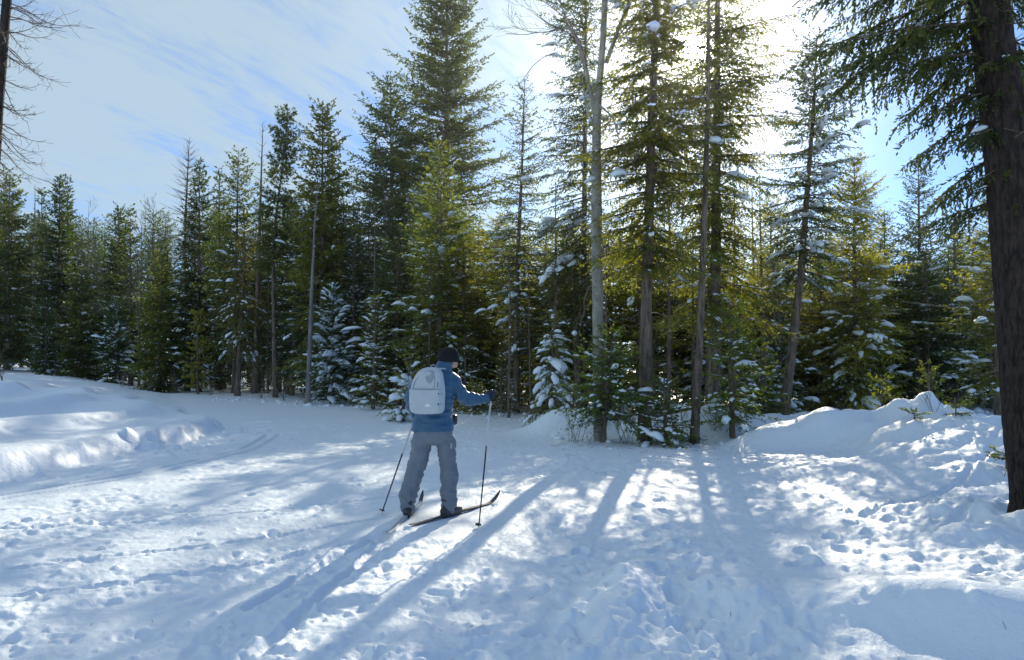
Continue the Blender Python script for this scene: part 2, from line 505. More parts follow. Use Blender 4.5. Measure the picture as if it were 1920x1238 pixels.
# detail raster
GX0, GX1, GY0, GY1, GR = -12.0, 13.0, 2.6, 25.0, 0.02
gx = np.arange(GX0, GX1, GR); gy = np.arange(GY0, GY1, GR)
GXX, GYY = np.meshgrid(gx, gy)
def build_detail():
    rng = np.random.default_rng(11)
    X, Y = GXX, GYY
    D = np.zeros_like(X)
    d_bank = toe_x(Y) - X
    smooth = ss(0.5, 1.2, d_bank)                        # untouched bank snow
    drift = np.clip(bump2(X, Y, 3.1, 4.3, 1.2, 0.8, -0.3) * 1.3, 0, 1)
    lobes = np.clip(1.4 * bump2(X, Y, 5.3, 15.3, 1.2, 0.9), 0, 1)
    forest = ss(16.5, 17.5, Y) * ss(0.0, 1.0, X) + ss(19, 24, Y)
    tramp = np.clip(1 - smooth, 0, 1) * np.clip(1 - drift * 0.9, 0.08, 1) * np.clip(1 - lobes, 0.1, 1) * (1 - 0.6 * np.clip(forest, 0, 1))
    patch = 0.22 + 1.0 * ss(-0.25, 0.5, fbm(X * 0.55 + 9, Y * 0.55, 3))
    n = (0.030 * pn(X * 1.7, Y * 1.7) + 0.022 * pn(X * 3.9 + 3, Y * 3.9) + 0.020 * pn(X * 8.1, Y * 8.1 + 7)
         + 0.011 * pn(X * 17.0, Y * 17.0) + 0.006 * pn(X * 33, Y * 33))
    bil = np.abs(pn(X * 5.5, Y * 5.5 + 31)) * 0.035 + np.abs(pn(X * 11.0 + 5, Y * 11.0)) * 0.016
    D += tramp * patch * (n * 1.0 - bil * 0.8) + tramp * (.010 * np.abs(pn(X * 15 + 3, Y * 15)) + .008 * pn(X * 22, Y * 22) + .007 * pn(X * 40, Y * 40))
    D += 0.012 * pn(X * 0.9, Y * 2.6) * smooth + 0.004 * pn(X * 6, Y * 14) * smooth
    # streaks of side-slipping skis on the mound
    mm = np.clip(bump2(X, Y, 7.6, 12.4, 2.7, 2.3) * 1.6, 0, 1)
    c, s = math.cos(0.55), math.sin(0.55)
    U = X * c + Y * s; V = -X * s + Y * c
    D += mm * (0.060 * pn(U * 0.5, V * 3.6) + 0.036 * pn(U * 0.9 + 7, V * 8.0) + .03 * np.abs(pn(X * 3.1, Y * 3.1)) + .02 * pn(X * 7, Y * 7)) * (1 - lobes)
    c, s = math.cos(-0.15), math.sin(-0.15)
    U = X * c + Y * s; V = -X * s + Y * c
    D += mm * 0.045 * pn(U * 0.6 + 3, V * 5.5) * (1 - lobes)
    # churned ground patches get big broken lumps
    ch = np.clip(bump2(X, Y, 1.0, 4.9, 0.75, 0.9) + bump2(X, Y, 4.6, 8.0, 1.6, 1.6) * 0.9 + bump2(X, Y, 4.4, 6.0, 1.4, 0.9) * 0.8
                 + 0.7 * bump2(X, Y, -0.9, 4.4, 1.0, 0.4) + 0.45 * np.exp(-((d_bank - 0.0) / 0.35) ** 2) * ss(20, 18, Y) + 0.6 * bump2(X, Y, -5.3, 16.0, 1.2, 1.6), 0, 1)
    D += ch * (0.06 * pn(X * 2.6, Y * 2.6) + 0.06 * np.abs(pn(X * 6.7 + 4, Y * 6.7)) + 0.022 * pn(X * 14, Y * 14) + .012 * pn(X * 29, Y * 29))
    # flow lines out of the churn
    def stamp(cx, cy, rx, ry, rot, depth, rim=0.35):
        r = max(rx, ry) * 2.2
        i0 = int((cy - r - GY0) / GR); i1 = int((cy + r - GY0) / GR) + 1
        j0 = int((cx - r - GX0) / GR); j1 = int((cx + r - GX0) / GR) + 1
        i0 = max(i0, 0); j0 = max(j0, 0); i1 = min(i1, D.shape[0]); j1 = min(j1, D.shape[1])
        if i1 <= i0 or j1 <= j0: return
        x = X[i0:i1, j0:j1] - cx; y = Y[i0:i1, j0:j1] - cy
        c, s = math.cos(rot), math.sin(rot)
        q = np.sqrt(((x * c + y * s) / rx) ** 2 + ((-x * s + y * c) / ry) ** 2)
        q = q * (1 + 0.22 * pn(X[i0:i1, j0:j1] * 9, Y[i0:i1, j0:j1] * 9))
        D[i0:i1, j0:j1] += -depth * (1 - ss(0.55, 1.05, q)) + depth * rim * np.exp(-((q - 1.25) / 0.22) ** 2)
    # footprints
    for k in range(1150):
        y = 3.4 + 16 * rng.random() ** 1.6
        x = rng.uniform(-0.75 * y, 0.72 * y)
        if toe_x(y) - x > -0.3: continue
        if abs(x + 0.75) < 0.9 and abs(y - 8.3) < 1.0: continue
        if bump2(x, y, 3.1, 4.3, 1.2, 0.8, -0.3) > 0.4 or bump2(x, y, 5.3, 15.3, 1.2, .9) > 0.3: continue
        if y > 16 and x > 0: continue
        a = rng.uniform(0, 3.14) if rng.random() < 0.4 else rng.normal(1.2, 0.5)
        s = rng.uniform(0.6, 1.15)
        stamp(x, y, 0.15 * s, 0.062 * s, a, rng.uniform(0.006, 0.024) * (1.6 if rng.random() < 0.12 else 1))
    # walking lines of deeper prints
    for (x0, y0, x1, y1, n_) in ((1.05, 3.6, 1.6, 9.5, 17), (-3.5, 3.9, -4.9, 8.3, 12), (2.2, 6.2, 4.9, 9.4, 11), (-1.6, 3.6, 0.4, 5.0, 7)):
        for i in range(n_):
            f = i / n_; a = math.atan2(y1 - y0, x1 - x0)
            sgn = 0.11 if i % 2 else -0.11
            stamp(x0 + (x1 - x0) * f - math.sin(a) * sgn + rng.normal(0, .04), y0 + (y1 - y0) * f + math.cos(a) * sgn, 0.16, 0.07, a + rng.normal(0, .2), rng.uniform(.03, .06), 0.5)
    # clods of snow
    def clod(x, y, r, h):
        stamp(x, y, r, r * rng.uniform(.6, 1), rng.uniform(0, 3), -h, 0.0)
    for k in range(1900):
        y = 3.4 + 17 * rng.random() ** 1.5; x = rng.uniform(-.72 * y, .72 * y)
        if toe_x(y) - x > -0.1 or (y > 16 and x > 0): continue
        if bump2(x, y, 3.1, 4.3, 1.2, 0.8, -0.3) > 0.35: continue
        r = rng.uniform(.012, .035) * (1 + .04 * y); clod(x, y, r, r * rng.uniform(.3, .6))
    for k in range(260):                                 # along the cut edge of the bank
        y = rng.uniform(6, 19); x = toe_x(y) + rng.normal(0.25, 0.25)
        r = rng.lognormal(-3.5, .5) * (1 + (y > 13)); clod(float(x), y, r, r * rng.uniform(.3, .6))
    for k in range(160):
        x = rng.normal(4.9, 1.5); y = rng.normal(7.6, 1.7); r = rng.uniform(.03, .10); clod(x, y, r, r * .35)
    for k in range(90):
        x = rng.normal(0.95, .5); y = rng.normal(4.7, .6); r = rng.uniform(.03, .08); clod(x, y, r, r * .45)
    # level packed snow under the skier
    flat = np.clip(1.25 * bump2(X, Y, -0.85, 8.2, 0.85, 1.1), 0, 1)
    D *= (1 - 0.85 * flat)
    # a groomed double track on the left, and lone ski lines
    def groove(pts, wd, dep, off=0.0, berm=0.0):
        pts = np.array(pts, float); xs = pts[:, 0]; ys = pts[:, 1]
        for k in range(len(pts) - 1):
            a = pts[k]; b = pts[k + 1]; L = np.linalg.norm(b - a); t = (b - a) / L; nrm = np.array([-t[1], t[0]])
            i0 = max(int((min(a[1], b[1]) - .8 - GY0) / GR), 0); i1 = min(int((max(a[1], b[1]) + .8 - GY0) / GR), D.shape[0])
            j0 = max(int((min(a[0], b[0]) - .8 - GX0) / GR), 0); j1 = min(int((max(a[0], b[0]) + .8 - GX0) / GR), D.shape[1])
            if i1 <= i0 or j1 <= j0: continue
            x = X[i0:i1, j0:j1] - a[0]; y = Y[i0:i1, j0:j1] - a[1]
            u = x * t[0] + y * t[1]; v = x * nrm[0] + y * nrm[1] - off
            inn = ((u >= 0) & (u < L)).astype(float)
            D[i0:i1, j0:j1] += inn * (-dep * np.exp(-(v / wd) ** 4) + berm * np.exp(-((np.abs(v) - wd * 1.7) / (wd * .5)) ** 2))
    tr = [(-7.4, 7.6), (-6.1, 9.1), (-5.35, 11.0), (-5.0, 12.9), (-4.95, 14.8), (-5.3, 17.5)]
    trd = np.array(tr); ti = np.linspace(0, len(tr) - 1, 60)
    tr = np.stack([np.interp(ti, range(len(tr)), trd[:, 0]), np.interp(ti, range(len(tr)), trd[:, 1])], -1)
    msk = np.clip(sum(bump2(X, Y, p[0], p[1], .34, .34) for p in tr[::3]) , 0, 1)
    D *= (1 - 0.8 * msk)
    groove(tr, 0.045, 0.05, 0.13, 0.012); groove(tr, 0.045, 0.05, -0.13, 0.012)
    for pts in ([(-5.6, 7.2), (-3.2, 8.2), (-1.4, 9.3), (-.2, 10.6)], [(-4.5, 5.6), (-2.6, 7.0), (-1.25, 8.2)], [(-3.9, 5.2), (-2.1, 6.3), (-1.0, 7.6)],
                [(-1.42, 4.4), (-1.3, 5.8), (-1.15, 7.36)], [(-1.75, 5.2), (-1.5, 6.6), (-1.02, 7.7)], [(4.1, 7.5), (6.2, 9.6), (8.5, 11.2)], [(3.6, 8.1), (5.9, 10.2), (7.6, 12.2)]):
        groove(pts, 0.036, 0.040, 0.0, 0.014)
    return D
DET = build_detail()
def detail(x, y):
    fx = (np.asarray(x) - GX0) / GR; fy = (np.asarray(y) - GY0) / GR
    ins = (fx > 1) & (fx < len(gx) - 2) & (fy > 1) & (fy < len(gy) - 2)
    fx = np.clip(fx, 1, len(gx) - 3); fy = np.clip(fy, 1, len(gy) - 3)
    i = fy.astype(int); j = fx.astype(int); a = fx - j; b = fy - i
    v = (DET[i, j] * (1 - a) + DET[i, j + 1] * a) * (1 - b) + (DET[i + 1, j] * (1 - a) + DET[i + 1, j + 1] * a) * b
    ed = np.clip(np.minimum(np.minimum(fx, len(gx) - fx), np.minimum(fy, len(gy) - fy)) * GR / 0.8, 0, 1)
    return np.where(ins, v * ed, 0)
def gz(x, y):
    return float(terrain(x, y) + detail(x, y))

def build_ground():
    th = np.concatenate([np.arange(-180, -37.5, 4.0), np.arange(-36, 36, 0.115), np.arange(37, 180, 4.0)])
    rs = [0.25]
    while rs[-1] < 3.7: rs.append(rs[-1] + 0.3)
    while rs[-1] < 30: rs.append(rs[-1] + max(0.019, 0.0047 * rs[-1]))
    while rs[-1] < 900: rs.append(rs[-1] * 1.035)
    rs = np.array(rs)
    T, RR = np.meshgrid(np.radians(th), rs)
    X = np.sin(T) * RR; Y = np.cos(T) * RR
    Z = terrain(X, Y) + detail(X, Y)
    V = np.stack([X, Y, Z], -1).reshape(-1, 3)
    n = len(th); m = len(rs)
    i = np.arange(m - 1)[:, None] * n; j = np.arange(n)[None, :]; j2 = (j + 1) % n
    q = np.stack([i + j, i + j2, i + n + j2, i + n + j], -1)[:, :, ::-1].reshape(-1, 4)
    V = np.concatenate([V, [[0, 0, float(Z[0].mean())]]])
    jj = np.arange(n); t = np.stack([np.full(n, len(V) - 1), (jj + 1) % n, jj], -1)
    o = obj('snow_ground', mesh_from('snow_ground', V, [q, t]), M_SNOW)
    o['kind'] = 'structure'
    return o
build_ground()

# ------------------------------------------------------------------ conifers
def profile(kind, t):
    if kind == 'spruce': return 1.12 * t ** 0.68 * (1 - 0.2 * ss(.8, 1, t))
    if kind == 'narrow': return t ** 0.55 * (1 - 0.15 * ss(.8, 1, t)) 
    if kind == 'doug':   return 1.18 * t ** 0.48 * (1 - 0.25 * ss(.6, 1, t))
    if kind == 'pine':   return (t ** 0.5) * (1 - 0.35 * t)
    return t

def unit(a):
    return a / (np.linalg.norm(a, axis=-1, keepdims=True) + 1e-9)

def conifer_geo(seed, H, Rc, cb=0.1, kind='spruce', nb=130, path=None, tr=None, el=(0.075, 0.02), sp=0.12, es=0.05,
                gap=0.1, snow=0.3, big=1.0, irr=0.25, hang=0.35, dead=12, e_top=0.7, e_bot=-0.25, tuft=False, speck=0.06,
                bare=False, s0=0.12, snowtop=0.75, curl=0.25, hole=0.0, side=None, up=0.0, Lz=None, gaps=(), front=0.0):
    """returns (trunk geo, foliage geo, snow geo); path: list of (z, dx, dy)"""
    rng = np.random.default_rng(seed)
    if not tuft: el = (el[0] * 1.1, el[1] * 2.0); es = es * .8; sp = sp * .9
    else: el = (el[0], el[1] * 1.5); es *= .8
    big = big * .58
    tr = tr or 0.009 * H + 0.03
    zz = np.linspace(-0.3, H, 22)
    if path is None:
        wob = rng.normal(0, 0.012 * H, 2)
        cxv = wob[0] * np.sin(zz / H * 2.2 + rng.uniform(0, 3)); cyv = wob[1] * np.sin(zz / H * 2.6)
        cxv = cxv - cxv[0]; cyv = cyv - cyv[0]
    else:
        pz, px_, py_ = np.array(path).T
        cxv = np.interp(zz, pz, px_); cyv = np.interp(zz, pz, py_)
    cx_ = lambda z: np.interp(z, zz, cxv); cy__ = lambda z: np.interp(z, zz, cyv)
    gt = Geo(); gf = Geo(); gs = Geo()
    rad = tr * np.clip(1 - zz / H, 0, 1) ** 0.85 + 0.008
    rad[0] *= 1.35; rad[1] *= 1.1
    tube(gt, np.stack([cxv, cyv, zz], -1), rad, 8, 0.05, rng)
    # branches
    u = np.sort(rng.random(nb)); u = u ** 0.92
    z = H * (cb + (0.985 - cb) * u)
    wh = max(.16, .026 * H); z = np.where(rng.random(nb) < .8, np.round(z / wh) * wh + rng.normal(0, .13 * wh, nb), z); z = np.clip(z, cb * H * .9, H * .99)
    if side is not None: pass
    t = (H - z) / (H * (1 - cb) + 1e-9)
    az = np.arange(nb) * 2.39996 + rng.normal(0, 0.45, nb)
    if side is not None:
        a0, wgt = side
        az = a0 + (((az - a0 + np.pi) % (2 * np.pi)) - np.pi) * (1 - wgt)
    L = (Rc * profile(kind, t) if Lz is None else np.interp(z, *zip(*Lz))) * rng.uniform(0.42, 1.15, nb) * (1 - front * np.maximum(0, -np.sin(az))) * (1 + irr * pn(z * 0.55 + seed, az * 0.8) * 2.0) + 0.10
    keep = rng.random(nb) > gap
    if hole: keep &= pn(z * 0.9 + seed * 3.1, az) > -0.5 + hole
    z, t, az, L = z[keep], t[keep], az[keep], L[keep]
    nb = len(z)
    e = e_top * (1 - t) ** 1.3 + e_bot * t + rng.normal(0, 0.10, nb) + up
    bd = np.stack([np.cos(az), np.sin(az)], -1)
    base = np.stack([cx_(z), cy__(z), z], -1)
    def bpos(k, s):
        Lk = L[k]; r = Lk * s * np.cos(e[k] * 0.6)
        dz = Lk * (np.sin(e[k]) * s - hang * 0.35 * t[k] * s ** 2 + curl * 0.30 * s ** 3)
        return np.stack([base[k, 0] + bd[k, 0] * r, base[k, 1] + bd[k, 1] * r, base[k, 2] + dz], -1)
    ks = np.arange(nb)
    br = 0.006 + 0.011 * L
    NS = 4
    for i in range(NS):
        a = i / NS; b = (i + 1) / NS
        segs(gt, bpos(ks, np.full(nb, a)), bpos(ks, np.full(nb, b)), br * (1 - a) + .003, br * (1 - b) + .003, 3)
    # twigs
    nt = np.maximum(3, (2 * L * (1 - s0) / sp).astype(int))
    k = np.repeat(ks, nt)
    idx = np.concatenate([np.arange(n) for n in nt]); nn = nt[k]
    s = s0 + (1 - s0) * (idx + rng.random(len(k)) * 0.9) / nn
    s = np.clip(s, 0, 1)
    p = bpos(k, s); tg = unit(bpos(k, np.clip(s + .04, 0, 1.05)) - bpos(k, s - .04))
    sd = np.where(idx % 2 == 0, 1.0, -1.0)
    sv = np.stack([-bd[k, 1], bd[k, 0], np.zeros(len(k))], -1)
    ang = rng.uniform(0.35, 1.25, len(k))
    td = unit(tg * np.cos(ang)[:, None] + sv * (sd * np.sin(ang))[:, None] + np.array([0, 0, 1.0]) * rng.normal(-hang * 0.55, 0.22, len(k))[:, None])
    tl = np.clip(0.50 * L[k] * (1 - s) ** 0.7, 0.07, 0.62) * rng.uniform(0.35, 1.25, len(k))
    tipm = idx >= nn - 2
    td[tipm] = unit(tg[tipm] + rng.normal(0, .12, (tipm.sum(), 3))); tl[tipm] = np.minimum(0.12 + .1 * L[k][tipm], .3)
    segs(gt, p, p + td * tl[:, None] * .95, 0.0045, 0.002, 3) if (bare or tuft) else None
    # dead lower twigs
    if dead:
        dz_ = rng.uniform(0.06 * H, max(cb * H + .2 * H, 0.5 * H), dead); da = rng.uniform(0, 6.28, dead); dl = rng.uniform(.25, 1.0, dead) * min(Rc, 1.2)
        b0 = np.stack([cx_(dz_), cy__(dz_), dz_], -1)
        b1 = b0 + np.stack([np.cos(da) * dl * .55, np.sin(da) * dl * .55, rng.normal(-.02, .12, dead)], -1)
        b2 = b1 + np.stack([np.cos(da + .2) * dl * .5, np.sin(da + .2) * dl * .5, rng.normal(-.08, .16, dead)], -1)
        segs(gt, b0, b1, .012, .008, 3); segs(gt, b1, b2, .008, .003, 3)
        for q in range(3):
            f = rng.random(dead); s_ = b0 + (b2 - b0) * f[:, None]
            segs(gt, s_, s_ + rng.normal(0, .16, (dead, 3)) * dl[:, None] + np.array([0, 0, -.03]), .005, .002, 3)
    if not bare:
        if tuft:
            ne = np.maximum(6, (tl / es * 1.3).astype(int)) ; uu0 = 0.55
        else:
            ne = np.maximum(2, (tl / es).astype(int)); uu0 = 0.0
        kk = np.repeat(np.arange(len(k)), ne)
        ii = np.concatenate([np.arange(n) for n in ne])
        uu = uu0 + (1 - uu0) * (ii + rng.random(len(kk))) / ne[kk]
        droopz = np.array([0, 0, -1.0]) * (hang * 0.25 * tl[kk] * uu ** 2)[:, None]
        pp = p[kk] + td[kk] * (tl[kk] * uu)[:, None] + droopz
        spread = 0.85 if tuft else 0.42
        ed = unit(td[kk] + rng.normal(0, spread, (len(kk), 3)) + np.array([0, 0, -0.12 * hang]))
        el_ = el[0] * rng.uniform(.65, 1.3, len(kk)); ew = el[1] * rng.uniform(.7, 1.3, len(kk))
        # width mostly horizontal so sprays lie in layers, as fir and spruce twigs do
        q0 = unit(np.cross(ed, unit(rng.normal(0, .65, (len(kk), 3)) + np.array([0, 0, 1.0]))))
        for (hx, hz, hr) in gaps:
            m_ = ((pp[:, 0] - hx) ** 2 + (pp[:, 2] - hz) ** 2) > (hr * rng.uniform(.6, 1.25, len(pp))) ** 2
            pp = pp[m_]; ed = ed[m_]; el_ = el_[m_]; ew = ew[m_]; q0 = q0[m_]
        v0 = pp; v1 = pp + ed * (el_ * .45)[:, None] + q0 * (ew * .5)[:, None]
        v2 = pp + ed * el_[:, None]; v3 = pp + ed * (el_ * .45)[:, None] - q0 * (ew * .5)[:, None]
        V = np.stack([v0, v1, v2, v3], 1).reshape(-1, 3)
        gf.add(V, np.arange(len(V)).reshape(-1, 4))
    # snow pads
    if snow > 0:
        pr = rng.random(nb) < snow * (0.35 + 0.9 * ss(1 - snowtop, 1 - snowtop + .35, t))
        kb = ks[pr]
        if len(kb):
            cnt = rng.integers(1, 6, len(kb)); kb = np.repeat(kb, cnt)
            sb = rng.uniform(.25, .96, len(kb)) ** .8
            pb = bpos(kb, sb); ab = unit(bpos(kb, sb + .04) - bpos(kb, sb - .04))
            off = np.stack([-bd[kb, 1], bd[kb, 0], np.zeros(len(kb))], -1) * (rng.normal(0, .05, len(kb)) * L[kb])[:, None]
            sz = big * np.clip(.10 * np.sqrt(L[kb]), .03, .2) * rng.lognormal(-.15, .4, len(kb))
            pb = pb + off; pb[:, 2] += .015
            for (hx, hz, hr) in gaps:
                pb[((pb[:, 0] - hx) ** 2 + (pb[:, 2] - hz) ** 2) < hr * hr] += np.array([0, 0, -9999.0])
            ok_ = pb[:, 2] > -500; pb = pb[ok_]; ab = ab[ok_]; kb = kb[ok_]; sz = sz[ok_]
            size = np.stack([sz * rng.uniform(.8, 2.0, len(kb)), sz * rng.uniform(.5, .9, len(kb)), sz * rng.uniform(.35, .65, len(kb))], -1)
            bg_ = size[:, 0] > .14
            blobs(gs, pb[bg_], size[bg_], ab[bg_], ICO2, rng, .26)
            blobs(gs, pb[~bg_], size[~bg_], ab[~bg_], ICO1, rng, .2)
        ms = rng.random(len(k)) < 1.9 * speck * (0.3 + t[k]) * min(1, snow * 2.2)
        if ms.any():
            ps = p[ms] + td[ms] * (tl[ms] * rng.uniform(.2, .9, ms.sum()))[:, None]; ps[:, 2] += .008
            sz = big ** .5 * rng.uniform(.014, .05, ms.sum())
            blobs(gs, ps, np.stack([sz * 1.5, sz, sz * .5], -1), td[ms] * np.array([1, 1, .6]), ICO1, rng, .2)
    return gt, gf, gs

def tree_object(name, label, cat, loc, geos, tint=(1, 1, 1), rz=0.0, group=None, bark=None, scale=1.0, meshes=None):
    t = thing(name, label, cat, loc, rz, group)
    if meshes is None:
        gt, gf, gs = geos
        meshes = [gt.mesh('trunk') if gt.n else None, gf.mesh('crown', False) if gf.n else None, gs.mesh('snow') if gs.n else None]
    t.scale = (scale,) * 3 if not isinstance(scale, tuple) else scale
    for me, nm, mt in zip(meshes, ('trunk', 'crown', 'snow_load'), (bark or M_BARK, M_FOL, M_PAD)):
        if me is None: continue
        o = obj(nm, me, mt, t)
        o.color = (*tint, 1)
        if nm == 'snow_load': o['kind'] = 'stuff'
    return t, meshes

DARK = (0.44, 0.58, 0.60); MID = (0.82, 0.88, 0.78); YEL = (2.45, 2.0, 0.8); OLIVE = (1.6, 1.38, 0.8); BLUEG = (0.6, 0.8, 0.95); BROWN = (1.3, 1.0, .7)  # near the sun, YEL and OLIVE put its backlit glow into the colour

def hero(seed, bx, Y, tx, ty, wpx, label, kind='spruce', name='conifer', cat='conifer', tint=MID, mid=None, bark=None, trpx=None, **kw):
    """a tree at base pixel column bx and distance Y whose top is at (tx,ty); wpx is the crown's half width"""
    b = P(bx, 680, Y); z0 = gz(b.x, Y); top = P(tx, ty, Y)
    H = top.z - z0; dx = top.x - b.x
    path = [(-.3, 0, 0), (0, 0, 0)]
    if mid:
        for mx, my in mid:
            q = P(mx, my, Y); path.append((q.z - z0, q.x - b.x, 0))
    path.append((H, dx, 0)); path.sort()
    Rc = wpx / FPX * Y * (1.25 if H > 4 else 1.05)
    if H > 4 and not kw.get('bare'): kw['nb'] = int(kw.get('nb', 130) * (1.5 if Y > 33 else 1.25))
    if Y > 33 and bx < 720 and 'el' in kw: kw['el'] = (kw['el'][0] * 1.2, kw['el'][1] * 1.7)
    if trpx: kw['tr'] = trpx / FPX * Y / 2
    if 'sky_gaps' in kw:
        kw['gaps'] = [(P(a, c, Y).x - b.x, P(a, c, Y).z - z0, r_ / FPX * Y) for a, c, r_ in kw.pop('sky_gaps')]
    g = conifer_geo(seed, H, Rc, kind=kind, path=path, **kw)
    return tree_object(name, label, cat, (b.x, Y, z0), g, tint, bark=bark)

def front_Y(x):
    return float(np.interp(x, [-45, -36, -28, -20, -14, -9, -5, -1, 2.5, 6, 9, 14, 22, 40], [74, 66, 58, 50, 43, 35, 29, 24, 21, 21, 24, 25, 26, 34]))

# --- heroes, left to right
H_ = hero
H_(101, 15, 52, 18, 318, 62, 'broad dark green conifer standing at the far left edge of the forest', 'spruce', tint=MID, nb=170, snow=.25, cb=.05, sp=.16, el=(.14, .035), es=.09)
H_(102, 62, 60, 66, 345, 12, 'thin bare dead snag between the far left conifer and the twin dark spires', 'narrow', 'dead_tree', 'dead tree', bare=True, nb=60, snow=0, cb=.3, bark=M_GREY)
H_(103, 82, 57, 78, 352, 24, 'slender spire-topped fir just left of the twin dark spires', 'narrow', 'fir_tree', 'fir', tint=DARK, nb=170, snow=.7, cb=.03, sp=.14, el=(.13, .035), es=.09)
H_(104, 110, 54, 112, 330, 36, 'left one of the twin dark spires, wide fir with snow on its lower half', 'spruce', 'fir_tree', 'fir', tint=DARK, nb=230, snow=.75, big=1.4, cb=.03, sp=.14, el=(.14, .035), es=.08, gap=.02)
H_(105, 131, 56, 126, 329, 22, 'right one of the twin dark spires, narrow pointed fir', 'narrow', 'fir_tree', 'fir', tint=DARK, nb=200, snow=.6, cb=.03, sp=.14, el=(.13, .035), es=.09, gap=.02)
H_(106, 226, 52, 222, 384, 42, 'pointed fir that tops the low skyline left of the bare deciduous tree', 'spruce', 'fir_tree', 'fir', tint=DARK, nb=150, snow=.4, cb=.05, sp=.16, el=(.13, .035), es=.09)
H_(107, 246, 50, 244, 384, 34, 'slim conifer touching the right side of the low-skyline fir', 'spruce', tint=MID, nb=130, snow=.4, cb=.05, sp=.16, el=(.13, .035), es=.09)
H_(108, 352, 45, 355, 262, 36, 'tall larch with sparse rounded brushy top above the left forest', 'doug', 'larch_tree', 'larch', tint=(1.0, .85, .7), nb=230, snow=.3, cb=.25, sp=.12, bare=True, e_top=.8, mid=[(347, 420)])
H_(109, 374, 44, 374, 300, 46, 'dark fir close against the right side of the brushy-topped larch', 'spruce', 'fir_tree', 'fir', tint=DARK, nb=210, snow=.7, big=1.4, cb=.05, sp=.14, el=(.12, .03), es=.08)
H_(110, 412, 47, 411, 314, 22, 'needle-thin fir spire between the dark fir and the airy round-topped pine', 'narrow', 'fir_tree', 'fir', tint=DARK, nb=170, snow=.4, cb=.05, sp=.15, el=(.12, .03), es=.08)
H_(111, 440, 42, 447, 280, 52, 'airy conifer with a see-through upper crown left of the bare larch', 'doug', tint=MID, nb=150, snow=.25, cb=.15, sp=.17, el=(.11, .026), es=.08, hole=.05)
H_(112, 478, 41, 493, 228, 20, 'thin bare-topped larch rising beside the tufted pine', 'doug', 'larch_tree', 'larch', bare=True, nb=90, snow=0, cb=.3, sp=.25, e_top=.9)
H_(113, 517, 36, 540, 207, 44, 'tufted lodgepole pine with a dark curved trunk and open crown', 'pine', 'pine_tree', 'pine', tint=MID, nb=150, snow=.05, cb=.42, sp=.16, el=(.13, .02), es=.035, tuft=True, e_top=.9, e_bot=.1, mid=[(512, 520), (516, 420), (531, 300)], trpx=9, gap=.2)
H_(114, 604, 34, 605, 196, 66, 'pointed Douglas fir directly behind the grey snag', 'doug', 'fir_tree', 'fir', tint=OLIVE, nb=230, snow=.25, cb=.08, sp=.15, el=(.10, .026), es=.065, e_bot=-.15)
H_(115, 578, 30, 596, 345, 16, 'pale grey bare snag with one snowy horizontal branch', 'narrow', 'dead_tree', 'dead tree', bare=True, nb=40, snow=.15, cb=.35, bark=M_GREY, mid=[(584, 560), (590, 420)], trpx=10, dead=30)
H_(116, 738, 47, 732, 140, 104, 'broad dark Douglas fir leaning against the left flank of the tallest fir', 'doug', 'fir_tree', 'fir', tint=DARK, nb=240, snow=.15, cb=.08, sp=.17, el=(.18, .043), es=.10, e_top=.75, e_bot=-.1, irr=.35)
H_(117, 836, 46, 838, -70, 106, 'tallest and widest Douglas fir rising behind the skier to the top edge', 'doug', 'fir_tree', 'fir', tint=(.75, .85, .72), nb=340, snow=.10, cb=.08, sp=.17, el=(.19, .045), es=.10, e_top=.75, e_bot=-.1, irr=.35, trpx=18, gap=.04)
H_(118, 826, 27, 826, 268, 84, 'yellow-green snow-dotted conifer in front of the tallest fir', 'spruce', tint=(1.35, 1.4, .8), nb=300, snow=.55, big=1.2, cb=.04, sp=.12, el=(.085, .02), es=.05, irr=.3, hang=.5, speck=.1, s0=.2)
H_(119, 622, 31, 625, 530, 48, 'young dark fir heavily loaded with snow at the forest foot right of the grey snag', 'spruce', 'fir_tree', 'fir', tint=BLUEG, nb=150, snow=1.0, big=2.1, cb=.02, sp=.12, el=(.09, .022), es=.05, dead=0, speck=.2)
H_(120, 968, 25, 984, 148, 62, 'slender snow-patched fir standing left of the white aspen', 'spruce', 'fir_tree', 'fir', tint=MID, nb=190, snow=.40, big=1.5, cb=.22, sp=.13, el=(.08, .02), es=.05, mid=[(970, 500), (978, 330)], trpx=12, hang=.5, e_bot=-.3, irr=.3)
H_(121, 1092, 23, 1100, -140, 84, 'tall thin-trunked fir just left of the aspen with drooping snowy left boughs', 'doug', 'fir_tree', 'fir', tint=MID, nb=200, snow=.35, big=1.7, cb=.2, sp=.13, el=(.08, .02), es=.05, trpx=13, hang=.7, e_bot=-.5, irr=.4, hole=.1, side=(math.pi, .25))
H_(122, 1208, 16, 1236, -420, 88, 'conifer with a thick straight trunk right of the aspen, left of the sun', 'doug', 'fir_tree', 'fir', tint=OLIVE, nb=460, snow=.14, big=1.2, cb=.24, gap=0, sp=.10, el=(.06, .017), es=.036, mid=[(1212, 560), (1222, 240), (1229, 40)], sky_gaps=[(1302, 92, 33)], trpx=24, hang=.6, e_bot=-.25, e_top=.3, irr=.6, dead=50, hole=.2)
H_(123, 1300, 15.6, 1330, -200, 40, 'slim leaning trunk crossing just right of the sun, few branches', 'pine', 'pine_tree', 'pine', tint=OLIVE, nb=90, snow=.05, cb=.5, sp=.15, el=(.07, .014), es=.03, tuft=True, mid=[(1314, 600), (1322, 380), (1328, 150)], trpx=15, dead=40, sky_gaps=[(1302, 92, 36)])
